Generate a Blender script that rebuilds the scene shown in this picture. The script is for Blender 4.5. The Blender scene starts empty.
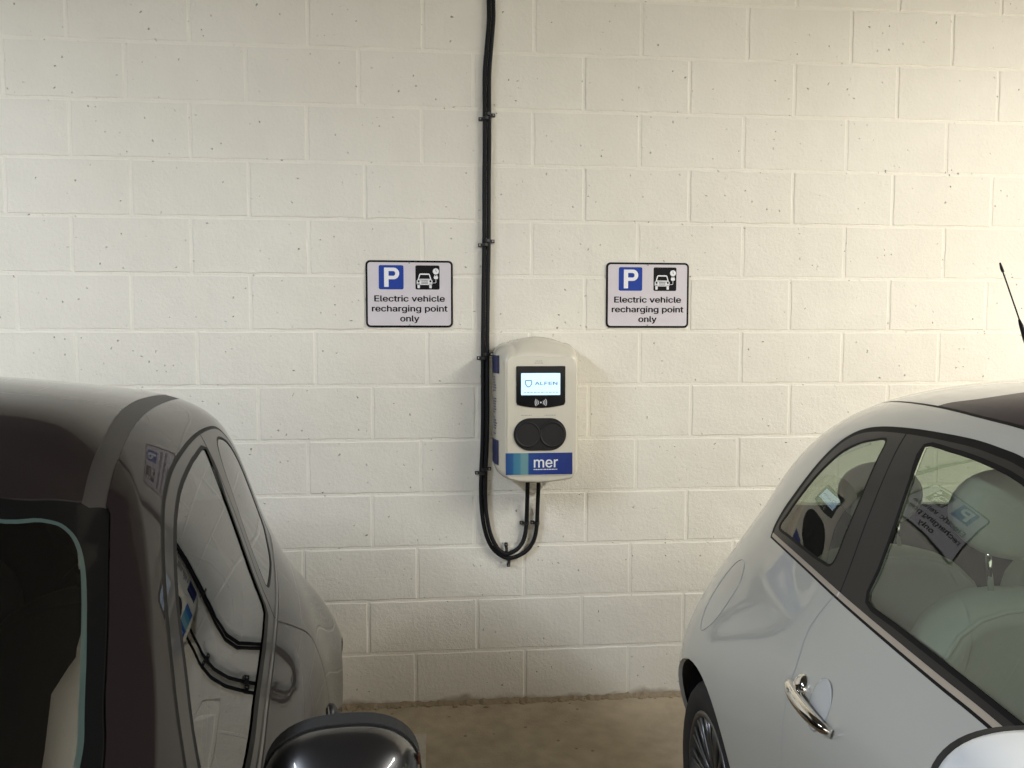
import bpy, bmesh, math, random
import numpy as np
from math import sin, cos, pi, sqrt, atan2
from mathutils import Vector, Matrix
from mathutils.geometry import delaunay_2d_cdt
random.seed(4)
scn = bpy.context.scene
C = bpy.context.collection

# ------------------------------------------------------------------ materials
def mat(name):
    m = bpy.data.materials.new(name); m.use_nodes = True
    nt = m.node_tree; nt.nodes.clear()
    out = nt.nodes.new('ShaderNodeOutputMaterial')
    return m, nt, out
def N(nt, t, **kw):
    n = nt.nodes.new(t)
    for k, v in kw.items():
        if k.startswith('_'): setattr(n, k[1:], v)
        else: n.inputs[k.replace('__', ' ')].default_value = v
    return n
def L(nt, a, b): nt.links.new(a, b)
def col(c): return (c[0], c[1], c[2], 1.0)

def simple(name, c, rough=.5, metal=0.0, coat=0.0, spec=.5, noise=.06, nscale=40, bump=0.0, emit=None):
    m, nt, out = mat(name)
    p = N(nt, 'ShaderNodeBsdfPrincipled', Roughness=rough, Metallic=metal)
    p.inputs['Coat Weight'].default_value = coat; p.inputs['Coat Roughness'].default_value = .02
    p.inputs['Specular IOR Level'].default_value = spec
    tc = N(nt, 'ShaderNodeTexCoord'); no = N(nt, 'ShaderNodeTexNoise', Scale=nscale, Detail=3.0)
    L(nt, tc.outputs['Object'], no.inputs['Vector'])
    mr = N(nt, 'ShaderNodeMapRange'); mr.inputs['To Min'].default_value = 1-noise; mr.inputs['To Max'].default_value = 1+noise
    L(nt, no.outputs['Fac'], mr.inputs['Value'])
    mx = N(nt, 'ShaderNodeVectorMath', _operation='MULTIPLY'); mx.inputs[0].default_value = c[:3]
    L(nt, mr.outputs['Result'], mx.inputs[1]); L(nt, mx.outputs['Vector'], p.inputs['Base Color'])
    if bump:
        b = N(nt, 'ShaderNodeBump', Strength=.6, Distance=bump); L(nt, no.outputs['Fac'], b.inputs['Height']); L(nt, b.outputs['Normal'], p.inputs['Normal'])
    if emit: p.inputs['Emission Color'].default_value = col(emit[0]); p.inputs['Emission Strength'].default_value = emit[1]
    L(nt, p.outputs['BSDF'], out.inputs['Surface'])
    return m

def paint(name, c, inner, rough=.32, coat=1.0, flake=0.0, spec=.5, ior=1.5):
    """car paint outside, trim lining on the inward side of the sheet"""
    m, nt, out = mat(name)
    p = N(nt, 'ShaderNodeBsdfPrincipled', Roughness=rough, Metallic=flake)
    p.inputs['Base Color'].default_value = col(c)
    p.inputs['Specular IOR Level'].default_value = spec
    p.inputs['Coat Weight'].default_value = coat; p.inputs['Coat Roughness'].default_value = .015; p.inputs['Coat IOR'].default_value = ior
    q = N(nt, 'ShaderNodeBsdfPrincipled', Roughness=.8); q.inputs['Base Color'].default_value = col(inner)
    g = N(nt, 'ShaderNodeNewGeometry'); mx = N(nt, 'ShaderNodeMixShader')
    L(nt, g.outputs['Backfacing'], mx.inputs['Fac']); L(nt, p.outputs['BSDF'], mx.inputs[1]); L(nt, q.outputs['BSDF'], mx.inputs[2])
    L(nt, mx.outputs['Shader'], out.inputs['Surface'])
    return m

def glass(name, tint, ior=1.6, rough=0.0, dark=0.0):
    m, nt, out = mat(name)
    t = N(nt, 'ShaderNodeBsdfTransparent'); t.inputs['Color'].default_value = col(tint)
    g = N(nt, 'ShaderNodeBsdfGlossy', Roughness=rough); g.inputs['Color'].default_value = (1, 1, 1, 1)
    f = N(nt, 'ShaderNodeFresnel', IOR=ior); mx = N(nt, 'ShaderNodeMixShader')
    geo = N(nt, 'ShaderNodeNewGeometry')
    # the pane is one sheet: keep the outside index from both sides
    inv = N(nt, 'ShaderNodeMix', _data_type='FLOAT'); inv.inputs[2].default_value = ior; inv.inputs[3].default_value = 1/ior
    L(nt, geo.outputs['Backfacing'], inv.inputs[0]); L(nt, inv.outputs[0], f.inputs['IOR'])
    L(nt, f.outputs['Fac'], mx.inputs['Fac']); L(nt, t.outputs['BSDF'], mx.inputs[1]); L(nt, g.outputs['BSDF'], mx.inputs[2])
    L(nt, mx.outputs['Shader'], out.inputs['Surface'])
    return m

def wall_material(name='painted_blockwork', lift=1.0):
    m, nt, out = mat(name)
    tc = N(nt, 'ShaderNodeTexCoord')
    big = N(nt, 'ShaderNodeTexNoise', Scale=1.1, Detail=3.0); L(nt, tc.outputs['Object'], big.inputs['Vector'])
    mid = N(nt, 'ShaderNodeTexNoise', Scale=9.0, Detail=5.0); L(nt, tc.outputs['Object'], mid.inputs['Vector'])
    fine = N(nt, 'ShaderNodeTexNoise', Scale=75.0, Detail=6.0, Roughness=.65); L(nt, tc.outputs['Object'], fine.inputs['Vector'])
    vor = N(nt, 'ShaderNodeTexVoronoi', Scale=34.0, _feature='F1'); vor.inputs['Randomness'].default_value = 1.0
    wv = N(nt, 'ShaderNodeVectorMath', _operation='ADD')
    nz = N(nt, 'ShaderNodeTexNoise', Scale=60.0, Detail=2.0); L(nt, tc.outputs['Object'], nz.inputs['Vector'])
    sc = N(nt, 'ShaderNodeVectorMath', _operation='SCALE'); sc.inputs['Scale'].default_value = .02
    L(nt, nz.outputs['Color'], sc.inputs[0]); L(nt, tc.outputs['Object'], wv.inputs[0]); L(nt, sc.outputs['Vector'], wv.inputs[1]); L(nt, wv.outputs['Vector'], vor.inputs['Vector'])
    # pits: cells whose random value is high, near the cell centre
    sep = N(nt, 'ShaderNodeSeparateColor'); L(nt, vor.outputs['Color'], sep.inputs['Color'])
    keep = N(nt, 'ShaderNodeMath', _operation='GREATER_THAN'); keep.inputs[1].default_value = .58; L(nt, sep.outputs[0], keep.inputs[0])
    near = N(nt, 'ShaderNodeMapRange'); near.inputs['From Min'].default_value = .05; near.inputs['From Max'].default_value = .155
    near.inputs['To Min'].default_value = 1; near.inputs['To Max'].default_value = 0; L(nt, vor.outputs['Distance'], near.inputs['Value'])
    reg = N(nt, 'ShaderNodeMapRange'); reg.inputs['From Min'].default_value = .43; reg.inputs['From Max'].default_value = .56; L(nt, mid.outputs['Fac'], reg.inputs['Value'])
    p1 = N(nt, 'ShaderNodeMath', _operation='MULTIPLY'); L(nt, keep.outputs[0], p1.inputs[0]); L(nt, near.outputs['Result'], p1.inputs[1])
    pit = N(nt, 'ShaderNodeMath', _operation='MULTIPLY'); L(nt, p1.outputs[0], pit.inputs[0]); L(nt, reg.outputs['Result'], pit.inputs[1])
    ramp = N(nt, 'ShaderNodeValToRGB'); e = ramp.color_ramp.elements
    e[0].position = .3; e[0].color = (.72, .685, .585, 1); e[1].position = .72; e[1].color = (.79, .76, .66, 1)
    L(nt, big.outputs['Fac'], ramp.inputs['Fac'])
    mr = N(nt, 'ShaderNodeMapRange'); mr.inputs['To Min'].default_value = .965*lift; mr.inputs['To Max'].default_value = 1.03*lift; L(nt, mid.outputs['Fac'], mr.inputs['Value'])
    mul = N(nt, 'ShaderNodeMix', _data_type='RGBA', _blend_type='MULTIPLY'); mul.inputs[0].default_value = 1
    L(nt, ramp.outputs['Color'], mul.inputs[6]); L(nt, mr.outputs['Result'], mul.inputs[7])
    # dust and grime gathered just above the floor
    sx = N(nt, 'ShaderNodeSeparateXYZ'); L(nt, tc.outputs['Object'], sx.inputs['Vector'])
    ns = N(nt, 'ShaderNodeMath', _operation='MULTIPLY_ADD'); L(nt, mid.outputs['Fac'], ns.inputs[0]); ns.inputs[1].default_value = -.1; L(nt, sx.outputs['Z'], ns.inputs[2])
    gr = N(nt, 'ShaderNodeMapRange'); gr.inputs['From Min'].default_value = -.045; gr.inputs['From Max'].default_value = -.02; gr.inputs['To Min'].default_value = .75; gr.inputs['To Max'].default_value = 0.0
    L(nt, ns.outputs[0], gr.inputs['Value'])
    m2 = N(nt, 'ShaderNodeMix', _data_type='RGBA'); m2.inputs[7].default_value = (.30, .24, .16, 1)
    L(nt, gr.outputs['Result'], m2.inputs[0]); L(nt, mul.outputs[2], m2.inputs[6])
    m3 = N(nt, 'ShaderNodeMix', _data_type='RGBA'); m3.inputs[7].default_value = (.16, .15, .13, 1)
    pf = N(nt, 'ShaderNodeMath', _operation='MULTIPLY'); pf.inputs[1].default_value = .75; L(nt, pit.outputs[0], pf.inputs[0])
    L(nt, pf.outputs[0], m3.inputs[0]); L(nt, m2.outputs[2], m3.inputs[6])
    p = N(nt, 'ShaderNodeBsdfPrincipled', Roughness=.62); p.inputs['Specular IOR Level'].default_value = .35
    L(nt, m3.outputs[2], p.inputs['Base Color'])
    h1 = N(nt, 'ShaderNodeMath', _operation='MULTIPLY_ADD'); L(nt, fine.outputs['Fac'], h1.inputs[0]); h1.inputs[1].default_value = .55; L(nt, mid.outputs['Fac'], h1.inputs[2])
    h2 = N(nt, 'ShaderNodeMath', _operation='SUBTRACT'); L(nt, h1.outputs[0], h2.inputs[0]); L(nt, pit.outputs[0], h2.inputs[1])
    b = N(nt, 'ShaderNodeBump', Strength=.8, Distance=.0065); L(nt, h2.outputs[0], b.inputs['Height']); L(nt, b.outputs['Normal'], p.inputs['Normal'])
    L(nt, p.outputs['BSDF'], out.inputs['Surface'])
    return m

def floor_material():
    m, nt, out = mat('stained_concrete')
    tc = N(nt, 'ShaderNodeTexCoord')
    a = N(nt, 'ShaderNodeTexNoise', Scale=1.7, Detail=6.0, Roughness=.62); L(nt, tc.outputs['Object'], a.inputs['Vector'])
    b_ = N(nt, 'ShaderNodeTexNoise', Scale=14.0, Detail=6.0, Roughness=.6); L(nt, tc.outputs['Object'], b_.inputs['Vector'])
    f = N(nt, 'ShaderNodeTexNoise', Scale=120.0, Detail=4.0); L(nt, tc.outputs['Object'], f.inputs['Vector'])
    r = N(nt, 'ShaderNodeValToRGB'); e = r.color_ramp.elements
    e[0].position = .3; e[0].color = (.27, .215, .14, 1); e[1].position = .75; e[1].color = (.50, .41, .28, 1)
    s = N(nt, 'ShaderNodeMath', _operation='MULTIPLY_ADD'); L(nt, b_.outputs['Fac'], s.inputs[0]); s.inputs[1].default_value = .45
    s2 = N(nt, 'ShaderNodeMath', _operation='MULTIPLY'); s2.inputs[1].default_value = .65; L(nt, a.outputs['Fac'], s2.inputs[0]); L(nt, s2.outputs[0], s.inputs[2])
    L(nt, s.outputs[0], r.inputs['Fac'])
    v = N(nt, 'ShaderNodeTexVoronoi', Scale=17.0); L(nt, tc.outputs['Object'], v.inputs['Vector'])
    sep = N(nt, 'ShaderNodeSeparateColor'); L(nt, v.outputs['Color'], sep.inputs['Color'])
    k = N(nt, 'ShaderNodeMath', _operation='GREATER_THAN'); k.inputs[1].default_value = .75; L(nt, sep.outputs[0], k.inputs[0])
    d = N(nt, 'ShaderNodeMapRange'); d.inputs['From Min'].default_value = .06; d.inputs['From Max'].default_value = .15; d.inputs['To Min'].default_value = .7; d.inputs['To Max'].default_value = 0
    L(nt, v.outputs['Distance'], d.inputs['Value'])
    kk = N(nt, 'ShaderNodeMath', _operation='MULTIPLY'); L(nt, k.outputs[0], kk.inputs[0]); L(nt, d.outputs['Result'], kk.inputs[1])
    mx = N(nt, 'ShaderNodeMix', _data_type='RGBA'); mx.inputs[7].default_value = (.07, .05, .035, 1)
    L(nt, kk.outputs[0], mx.inputs[0]); L(nt, r.outputs['Color'], mx.inputs[6])
    p = N(nt, 'ShaderNodeBsdfPrincipled', Roughness=.75); L(nt, mx.outputs[2], p.inputs['Base Color'])
    h = N(nt, 'ShaderNodeMath', _operation='ADD'); L(nt, f.outputs['Fac'], h.inputs[0]); L(nt, b_.outputs['Fac'], h.inputs[1])
    bu = N(nt, 'ShaderNodeBump', Strength=.5, Distance=.004); L(nt, h.outputs[0], bu.inputs['Height']); L(nt, bu.outputs['Normal'], p.inputs['Normal'])
    L(nt, p.outputs['BSDF'], out.inputs['Surface'])
    return m

M = {}
M['wall'] = wall_material(); M['joint'] = wall_material('lighter_joint', 1.045); M['floor'] = floor_material()  # joints: the wall material, slightly lighter
M['ceiling'] = simple('ceiling_concrete', (.055, .052, .05), .9, noise=.25, nscale=4)
M['sidewall'] = simple('far_wall_paint', (.11, .105, .10), .85, noise=.15, nscale=3)
M['line'] = simple('worn_white_line_paint', (.52, .48, .40), .8, noise=.3, nscale=30)
M['grit'] = simple('crumbled_mortar', (.30, .235, .15), .95, noise=.35, nscale=60, bump=.004)
M['black_rubber'] = simple('black_rubber', (.005, .005, .005), .6, spec=.2)
M['cable'] = simple('black_cable_sheath', (.007, .007, .008), .6, spec=.25)
M['black_plastic'] = simple('black_plastic', (.014, .014, .014), .45)
M['steel'] = simple('screw_steel', (.35, .35, .35), .4, 1)
M['charger'] = simple('charger_cream_plastic', (.60, .56, .45), .25, coat=.3, noise=.02)
M['socket'] = simple('socket_grey', (.012, .011, .011), .5, spec=.3)
M['lidgrey'] = simple('socket_lid_grey', (.015, .014, .014), .5, spec=.3)
M['bezel'] = simple('screen_bezel_black', (.002, .002, .003), .15, spec=.25)
M['screen'] = simple('lit_screen', (.3, .4, .5), .3, emit=((.58, .80, 1.0), 1.0), noise=.01)
M['screenink'] = simple('screen_lettering', (.05, .15, .25), .4, emit=((.10, .26, .40), .35), noise=.01)
M['white_print'] = simple('white_print', (.8, .8, .8), .5)
M['grey_print'] = simple('grey_print', (.25, .25, .24), .5)
M['signwhite'] = simple('sign_white_face', (.60, .56, .58), .35, noise=.05, nscale=25)
M['signblack'] = simple('sign_black', (.004, .0035, .005), .5, spec=.15)
M['signblue'] = simple('sign_blue', (.004, .040, .30), .4, spec=.25)
M['navy'] = simple('charger_side_navy', (.004, .009, .075), .4, spec=.25)
def label_blue():
    m, nt, out = mat('blue_label_print')
    tc = N(nt, 'ShaderNodeTexCoord'); sx = N(nt, 'ShaderNodeSeparateXYZ'); L(nt, tc.outputs['Object'], sx.inputs['Vector'])
    r = N(nt, 'ShaderNodeValToRGB'); r.color_ramp.interpolation = 'LINEAR'
    mr = N(nt, 'ShaderNodeMapRange'); mr.inputs['From Min'].default_value = -.131; mr.inputs['From Max'].default_value = .131; L(nt, sx.outputs['X'], mr.inputs['Value'])
    L(nt, mr.outputs['Result'], r.inputs['Fac']); e = r.color_ramp.elements
    pts = [(0, (.008, .05, .20)), (.10, (.010, .09, .24)), (.12, (.04, .17, .27)), (.21, (.05, .20, .28)), (.23, (.12, .27, .30)), (.325, (.13, .27, .28)), (.345, (.006, .05, .22)), (.6, (.005, .03, .20)), (1, (.004, .02, .16))]
    e[0].position = 0; e[0].color = col(pts[0][1]); e[1].position = 1; e[1].color = col(pts[-1][1])
    for p_, c_ in pts[1:-1]: q = e.new(p_); q.color = col(c_)
    p = N(nt, 'ShaderNodeBsdfPrincipled', Roughness=.3); L(nt, r.outputs['Color'], p.inputs['Base Color']); L(nt, p.outputs['BSDF'], out.inputs['Surface'])
    return m
M['label'] = label_blue()
M['tyre'] = simple('tyre_rubber', (.014, .013, .013), .75, noise=.2)
M['alloy'] = simple('dark_silver_alloy', (.17, .17, .165), .38, .85)
M['chrome'] = simple('chrome', (.78, .76, .72), .07, 1, noise=.01)
M['satin'] = simple('satin_chrome_strip', (.50, .45, .40), .33, .75, noise=.02)
M['dark'] = simple('wheel_well_black', (.006, .006, .006), .9)
M['red_lamp'] = simple('tail_lamp_red', (.30, .01, .01), .12, coat=1)
M['clear_lamp'] = simple('headlamp_lens', (.5, .5, .5), .08, .4, coat=1)
M['orange'] = simple('indicator_lens', (.05, .016, .008), .3)
M['mirrorglass'] = simple('mirror_glass', (.85, .86, .87), .02, 1, noise=.0)
M['plate'] = simple('number_plate_white', (.6, .6, .58), .4)

# ------------------------------------------------------------------ object helpers
def finish(o, name, parent=None, m=None, smooth=False):
    C.objects.link(o)
    if parent: o.parent = parent
    if m: o.data.materials.append(m)
    if smooth:
        for p in o.data.polygons: p.use_smooth = True
    return o
def obj(name, bm, m, parent=None, smooth=False, bevel=0.0):
    me = bpy.data.meshes.new(name)
    bmesh.ops.recalc_face_normals(bm, faces=bm.faces)
    bm.to_mesh(me); bm.free()
    o = bpy.data.objects.new(name, me)
    finish(o, name, parent, m, smooth)
    if bevel:
        b = o.modifiers.new('b', 'BEVEL'); b.width = bevel; b.segments = 2; b.limit_method = 'ANGLE'
    return o
def rawmesh(name, V, F, m, parent=None, smooth=False):
    me = bpy.data.meshes.new(name); me.from_pydata([tuple(v) for v in V], [], [tuple(f) for f in F]); me.update()
    o = bpy.data.objects.new(name, me); return finish(o, name, parent, m, smooth)
def empty(name, loc=(0, 0, 0), rz=0):
    o = bpy.data.objects.new(name, None); o.location = loc; o.rotation_euler = (0, 0, rz); o.empty_display_size = .1
    C.objects.link(o); return o
def tag(o, label, cat, group=None):
    o['label'] = label; o['category'] = cat
    if group: o['group'] = group
    return o
def structure(o, label=None):
    o['kind'] = 'structure'
    if label: o['label'] = label
    return o
def add_box(bm, c, s, rot=None):
    r = bmesh.ops.create_cube(bm, size=1)
    mt = Matrix.Translation(Vector(c)) @ (rot.to_4x4() if rot else Matrix.Identity(4)) @ Matrix.Diagonal((s[0], s[1], s[2], 1))
    bmesh.ops.transform(bm, matrix=mt, verts=r['verts'])
def catmull(P, n=8, closed=False):
    P = [Vector(p) for p in P]; out = []
    m = len(P); rng = range(m if closed else m-1)
    for i in rng:
        if closed: p0, p1, p2, p3 = P[(i-1) % m], P[i], P[(i+1) % m], P[(i+2) % m]
        else: p0, p1, p2, p3 = P[max(i-1, 0)], P[i], P[i+1], P[min(i+2, m-1)]
        for k in range(n):
            t = k/n
            out.append(.5*((2*p1)+(p2-p0)*t+(2*p0-5*p1+4*p2-p3)*t*t+(3*p1-p0-3*p2+p3)*t**3))
    if not closed: out.append(P[-1])
    return out
def add_tube(bm, P, rad, seg=12, cap=True):
    P = [Vector(p) for p in P]; rings = []
    prev = None
    for i, p in enumerate(P):
        t = (P[min(i+1, len(P)-1)]-P[max(i-1, 0)]).normalized()
        if prev is None:
            u = t.orthogonal().normalized()
        else:
            u = (prev-t*prev.dot(t)).normalized()
        prev = u; v = t.cross(u)
        r = rad[i] if hasattr(rad, '__len__') else rad
        ru, rv = r if hasattr(r, '__len__') else (r, r)
        rings.append([bm.verts.new(p+u*ru*cos(2*pi*k/seg)+v*rv*sin(2*pi*k/seg)) for k in range(seg)])
    for a, b in zip(rings, rings[1:]):
        for k in range(seg): bm.faces.new((a[k], a[(k+1) % seg], b[(k+1) % seg], b[k]))
    if cap: bm.faces.new(rings[0][::-1]); bm.faces.new(rings[-1])
def prism(bm, pts, y0, y1):
    """polygon given in x,z extruded along y"""
    a = [bm.verts.new((p[0], y0, p[1])) for p in pts]; b = [bm.verts.new((p[0], y1, p[1])) for p in pts]
    n = len(pts)
    bm.faces.new(a); bm.faces.new(b[::-1])
    for i in range(n): bm.faces.new((a[i], b[i], b[(i+1) % n], a[(i+1) % n]))
def rrect(cx, cz, w, h, r, n=6):
    o = []
    for sx, sz, a0 in ((1, 1, 0), (-1, 1, pi/2), (-1, -1, pi), (1, -1, 1.5*pi)):
        for k in range(n+1):
            a = a0+pi/2*k/n
            o.append((cx+sx*(w/2-r)+r*cos(a), cz+sz*(h/2-r)+r*sin(a)))
    return o
def disc(cx, cz, r, n=28): return [(cx+r*cos(2*pi*k/n), cz+r*sin(2*pi*k/n)) for k in range(n)]
FONT = None
try:
    import os
    FONT = bpy.data.fonts.load(os.path.join(bpy.utils.system_resource('DATAFILES'), 'fonts', 'Inter.woff2'))
except Exception:
    FONT = None
def text(name, body, size, loc, m, parent, rot=(pi/2, 0, 0), bold=.0, depth=.0004, width=None, space=1.0, align='CENTER', fat=0.0):
    cu = bpy.data.curves.new(name, 'FONT'); cu.body = body; cu.size = size; cu.align_x = align; cu.align_y = 'CENTER'
    cu.font = FONT if FONT else cu.font; cu.offset = bold; cu.extrude = depth; cu.space_character = space; cu.resolution_u = 3
    t = bpy.data.objects.new(name, cu); C.objects.link(t)
    dg = bpy.context.evaluated_depsgraph_get()
    me = bpy.data.meshes.new_from_object(t.evaluated_get(dg)); bpy.data.objects.remove(t)
    if width:
        xs = [v.co.x for v in me.vertices]; w = max(xs)-min(xs)
        for v in me.vertices: v.co.x *= width/w
    if fat:      # heavier strokes: the outline repeated a hair to each side
        V = []; F = []
        for i, (dx, dy) in enumerate(((-1, 0), (1, 0), (0, .45), (0, -.45))):
            b = len(V); V += [(v.co.x+dx*fat, v.co.y+dy*fat, v.co.z+i*.00006) for v in me.vertices]
            F += [[b+k for k in p.vertices] for p in me.polygons]
        me = bpy.data.meshes.new(name); me.from_pydata(V, [], F); me.update()
    o = bpy.data.objects.new(name, me); o.location = loc; o.rotation_euler = rot
    return finish(o, name, parent, m)

# ------------------------------------------------------------------ camera
CP = [769.0, 0.0876586772516971, 0.05876533683985423, 0.00025621805319367685, 0.09764822671551758, -3.1843947993247053, 1.54230443466397]
def make_camera():
    f, psi, th, ro, cx, cy, cz = CP
    fw = Vector((sin(psi)*cos(th), cos(psi)*cos(th), -sin(th)))
    r0 = Vector((cos(psi), -sin(psi), 0)); u0 = r0.cross(fw)
    r = r0*cos(ro)+u0*sin(ro); u = u0*cos(ro)-r0*sin(ro)
    cam = bpy.data.cameras.new('camera'); o = bpy.data.objects.new('camera', cam); C.objects.link(o)
    mt = Matrix((r, u, -fw)).transposed().to_4x4(); mt.translation = (cx, cy, cz); o.matrix_world = mt
    cam.sensor_fit = 'HORIZONTAL'; cam.sensor_width = 36; cam.lens = f/1024*36; cam.clip_start = .02
    scn.camera = o
make_camera()

# ------------------------------------------------------------------ the setting
Hb = .225
HEADS = {0: {-6: -1.352, -4: -0.892, -2: -0.435, 0: 0.018, 2: 0.469, 4: 0.914, 6: 1.364, 8: 1.815, 10: 2.265},
 3: {-7: -1.598, -5: -1.127, -3: -0.675, -1: -0.218, 1: 0.23, 3: 0.678, 5: 1.123, 7: 1.573, 9: 2.017, 11: 2.468},
 7: {-3: -0.654, -1: -0.196, 3: 0.702, 5: 1.143, 7: 1.578},
 1: {-7: -1.589, -5: -1.138, -3: -0.678, -1: -0.239, 1: 0.221, 3: 0.674, 5: 1.119, 7: 1.571, 9: 2.025, 11: 2.48},
 2: {-6: -1.35, -4: -0.897, -2: -0.445, 0: 0.012, 2: 0.464, 4: 0.91, 6: 1.354, 8: 1.805, 10: 2.253},
 4: {-6: -1.356, -4: -0.902, -2: -0.444, 0: 0.011, 2: 0.46, 4: 0.906, 6: 1.359, 8: 1.807, 10: 2.256},
 5: {-5: -1.136, -3: -0.676, 3: 0.683, 7: 1.57, 9: 2.014, 11: 2.459},
 6: {-6: -1.353, -4: -0.889, -2: -0.424, 0: 0.028, 4: 0.919, 6: 1.358, 8: 1.808},
 8: {-2: -0.459, 0: -0.001, 4: 0.907, 6: 1.354}, 9: {-1: -0.202, 3: 0.693, 5: 1.13},
 10: {-2: -0.484, 0: -0.019, 2: 0.429, 4: 0.885, 6: 1.34}, 11: {-1: -0.223, 1: 0.231, 3: 0.678, 5: 1.121},
 12: {0: -0.028, 2: 0.434, 4: 0.881}}
def build_wall():
    V = []; F = []; JF = []
    XL, XR = -5.0, 6.2
    rnd = random.Random(9)
    g = .0046     # half joint
    dp = .0030
    for c in range(-2, 13):
        z1 = (13-c)*Hb; z0 = z1-Hb
        if c == 12: z0 = -.02
        par = 0 if c % 2 == 0 else 1
        xs = [XL]
        for k in range(-24, 30):
            if (k % 2) != par: continue
            x = HEADS.get(c, {}).get(k, k*Hb+rnd.uniform(-.006, .006))
            if XL+.05 < x < XR-.05: xs.append(x)
        xs.append(XR)
        for xa, xb in zip(xs, xs[1:]):
            # block face as a grid with soft arrises, edges wander a little
            nx, nz = 14, 7
            ux = [0, .5, 1]+[1+(nx-2)*i/(nx-4) for i in range(1, nx-4)]+[nx-1, nx-.5, nx]
            def pos(a, lo, hi, n):
                if a <= 1: return lo+g+a*.0045
                if a >= n-1: return hi-g-(n-a)*.0045
                return (lo+g+.0045)+(hi-lo-2*g-.009)*(a-1)/(n-2)
            uz = [0, .5, 1]+[1+(nz-2)*i/(nz-2) for i in range(1, nz-2)]+[nz-1, nz-.5, nz]
            tl = rnd.uniform(-.0008, .0008)
            base = len(V); W = len(ux)
            for b in uz:
                for a in ux:
                    x = pos(a, xa, xb, nx); z = pos(b, z0, z1, nz)
                    w1 = .0016*sin(x*31+c*1.7)+.0011*sin(x*83+c)
                    w2 = .0014*sin(z*37+xa*5)
                    e = min(a, nx-a, b, nz-b)
                    y = dp*(1 if e == 0 else (.35 if e == .5 else 0))+tl
                    if b < 1 or b > nz-1: z += w1 if 0 < c < 12 or True else 0
                    if a < 1 or a > nx-1: x += w2
                    V.append((x, y, z))
            H = len(uz)
            for j in range(H-1):
                for i in range(W-1):
                    q = base+j*W+i; F.append((q, q+1, q+W+1, q+W))
                    if i < 2 or i >= W-3 or j < 2 or j >= H-3: JF.append(len(F)-1)
    # mortar bed behind, wavy tooled surface
    b0 = len(V)
    V += [(XL, dp-.0006, -.05), (XR, dp-.0006, -.05), (XR, dp-.0006, 15*Hb), (XL, dp-.0006, 15*Hb)]
    F.append((b0, b0+1, b0+2, b0+3)); JF.append(len(F)-1)
    b0 = len(V)   # wall body
    V += [(XL, .01, -.05), (XR, .01, -.05), (XR, .01, 15*Hb), (XL, .01, 15*Hb), (XL, .2, -.05), (XR, .2, -.05), (XR, .2, 15*Hb), (XL, .2, 15*Hb)]
    F += [(b0+4, b0+7, b0+6, b0+5), (b0, b0+3, b0+7, b0+4), (b0+1, b0+5, b0+6, b0+2), (b0+3, b0+2, b0+6, b0+7), (b0, b0+4, b0+5, b0+1)]
    o = rawmesh('wall_back', V, F, M['wall']); o.data.materials.append(M['joint'])
    for i in JF: o.data.polygons[i].material_index = 1
    return structure(o)
build_wall()

bm = bmesh.new(); add_box(bm, (.6, -5.0, -.1), (11.2, 10.02, .2)); structure(obj('floor', bm, M['floor']))
bm = bmesh.new(); add_box(bm, (.6, -5.0, 3.475), (11.2, 10.4, .2)); structure(obj('ceiling', bm, M['ceiling']))
bm = bmesh.new(); add_box(bm, (-5.1, -5.0, 1.69), (.2, 10.4, 3.38)); structure(obj('wall_left', bm, M['sidewall']))
# the side facing the street is open above a parapet
bm = bmesh.new(); add_box(bm, (6.3, -5.0, .5), (.2, 10.4, 1.0)); add_box(bm, (6.3, -9.9, 1.69), (.2, .6, 3.38)); structure(obj('wall_right', bm, M['sidewall']))
bm = bmesh.new(); add_box(bm, (.6, -10.1, .5), (11.2, .2, 1.0)); add_box(bm, (.6, -10.1, 1.69), (.5, .2, 3.38)); structure(obj('wall_front', bm, M['sidewall']))  # unseen; opening above the parapet added to let in soft light

# painted bay line between the two cars
def bay_line():
    bm = bmesh.new(); rnd = random.Random(3); Lp = []; Rp = []
    for i in range(60):
        y = -.245-i*.075
        Lp.append((-.052+rnd.uniform(-.003, .003)+.00*i, y)); Rp.append((.020+rnd.uniform(-.003, .003), y+rnd.uniform(-.002, .002)))
    a = [bm.verts.new((x, y, .0015)) for x, y in Lp]; b = [bm.verts.new((x, y, .0015)) for x, y in Rp]
    for i in range(59): bm.faces.new((a[i], a[i+1], b[i+1], b[i]))
    o = obj('trim_1', bm, M['line']); return structure(o)
bay_line()

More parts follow.
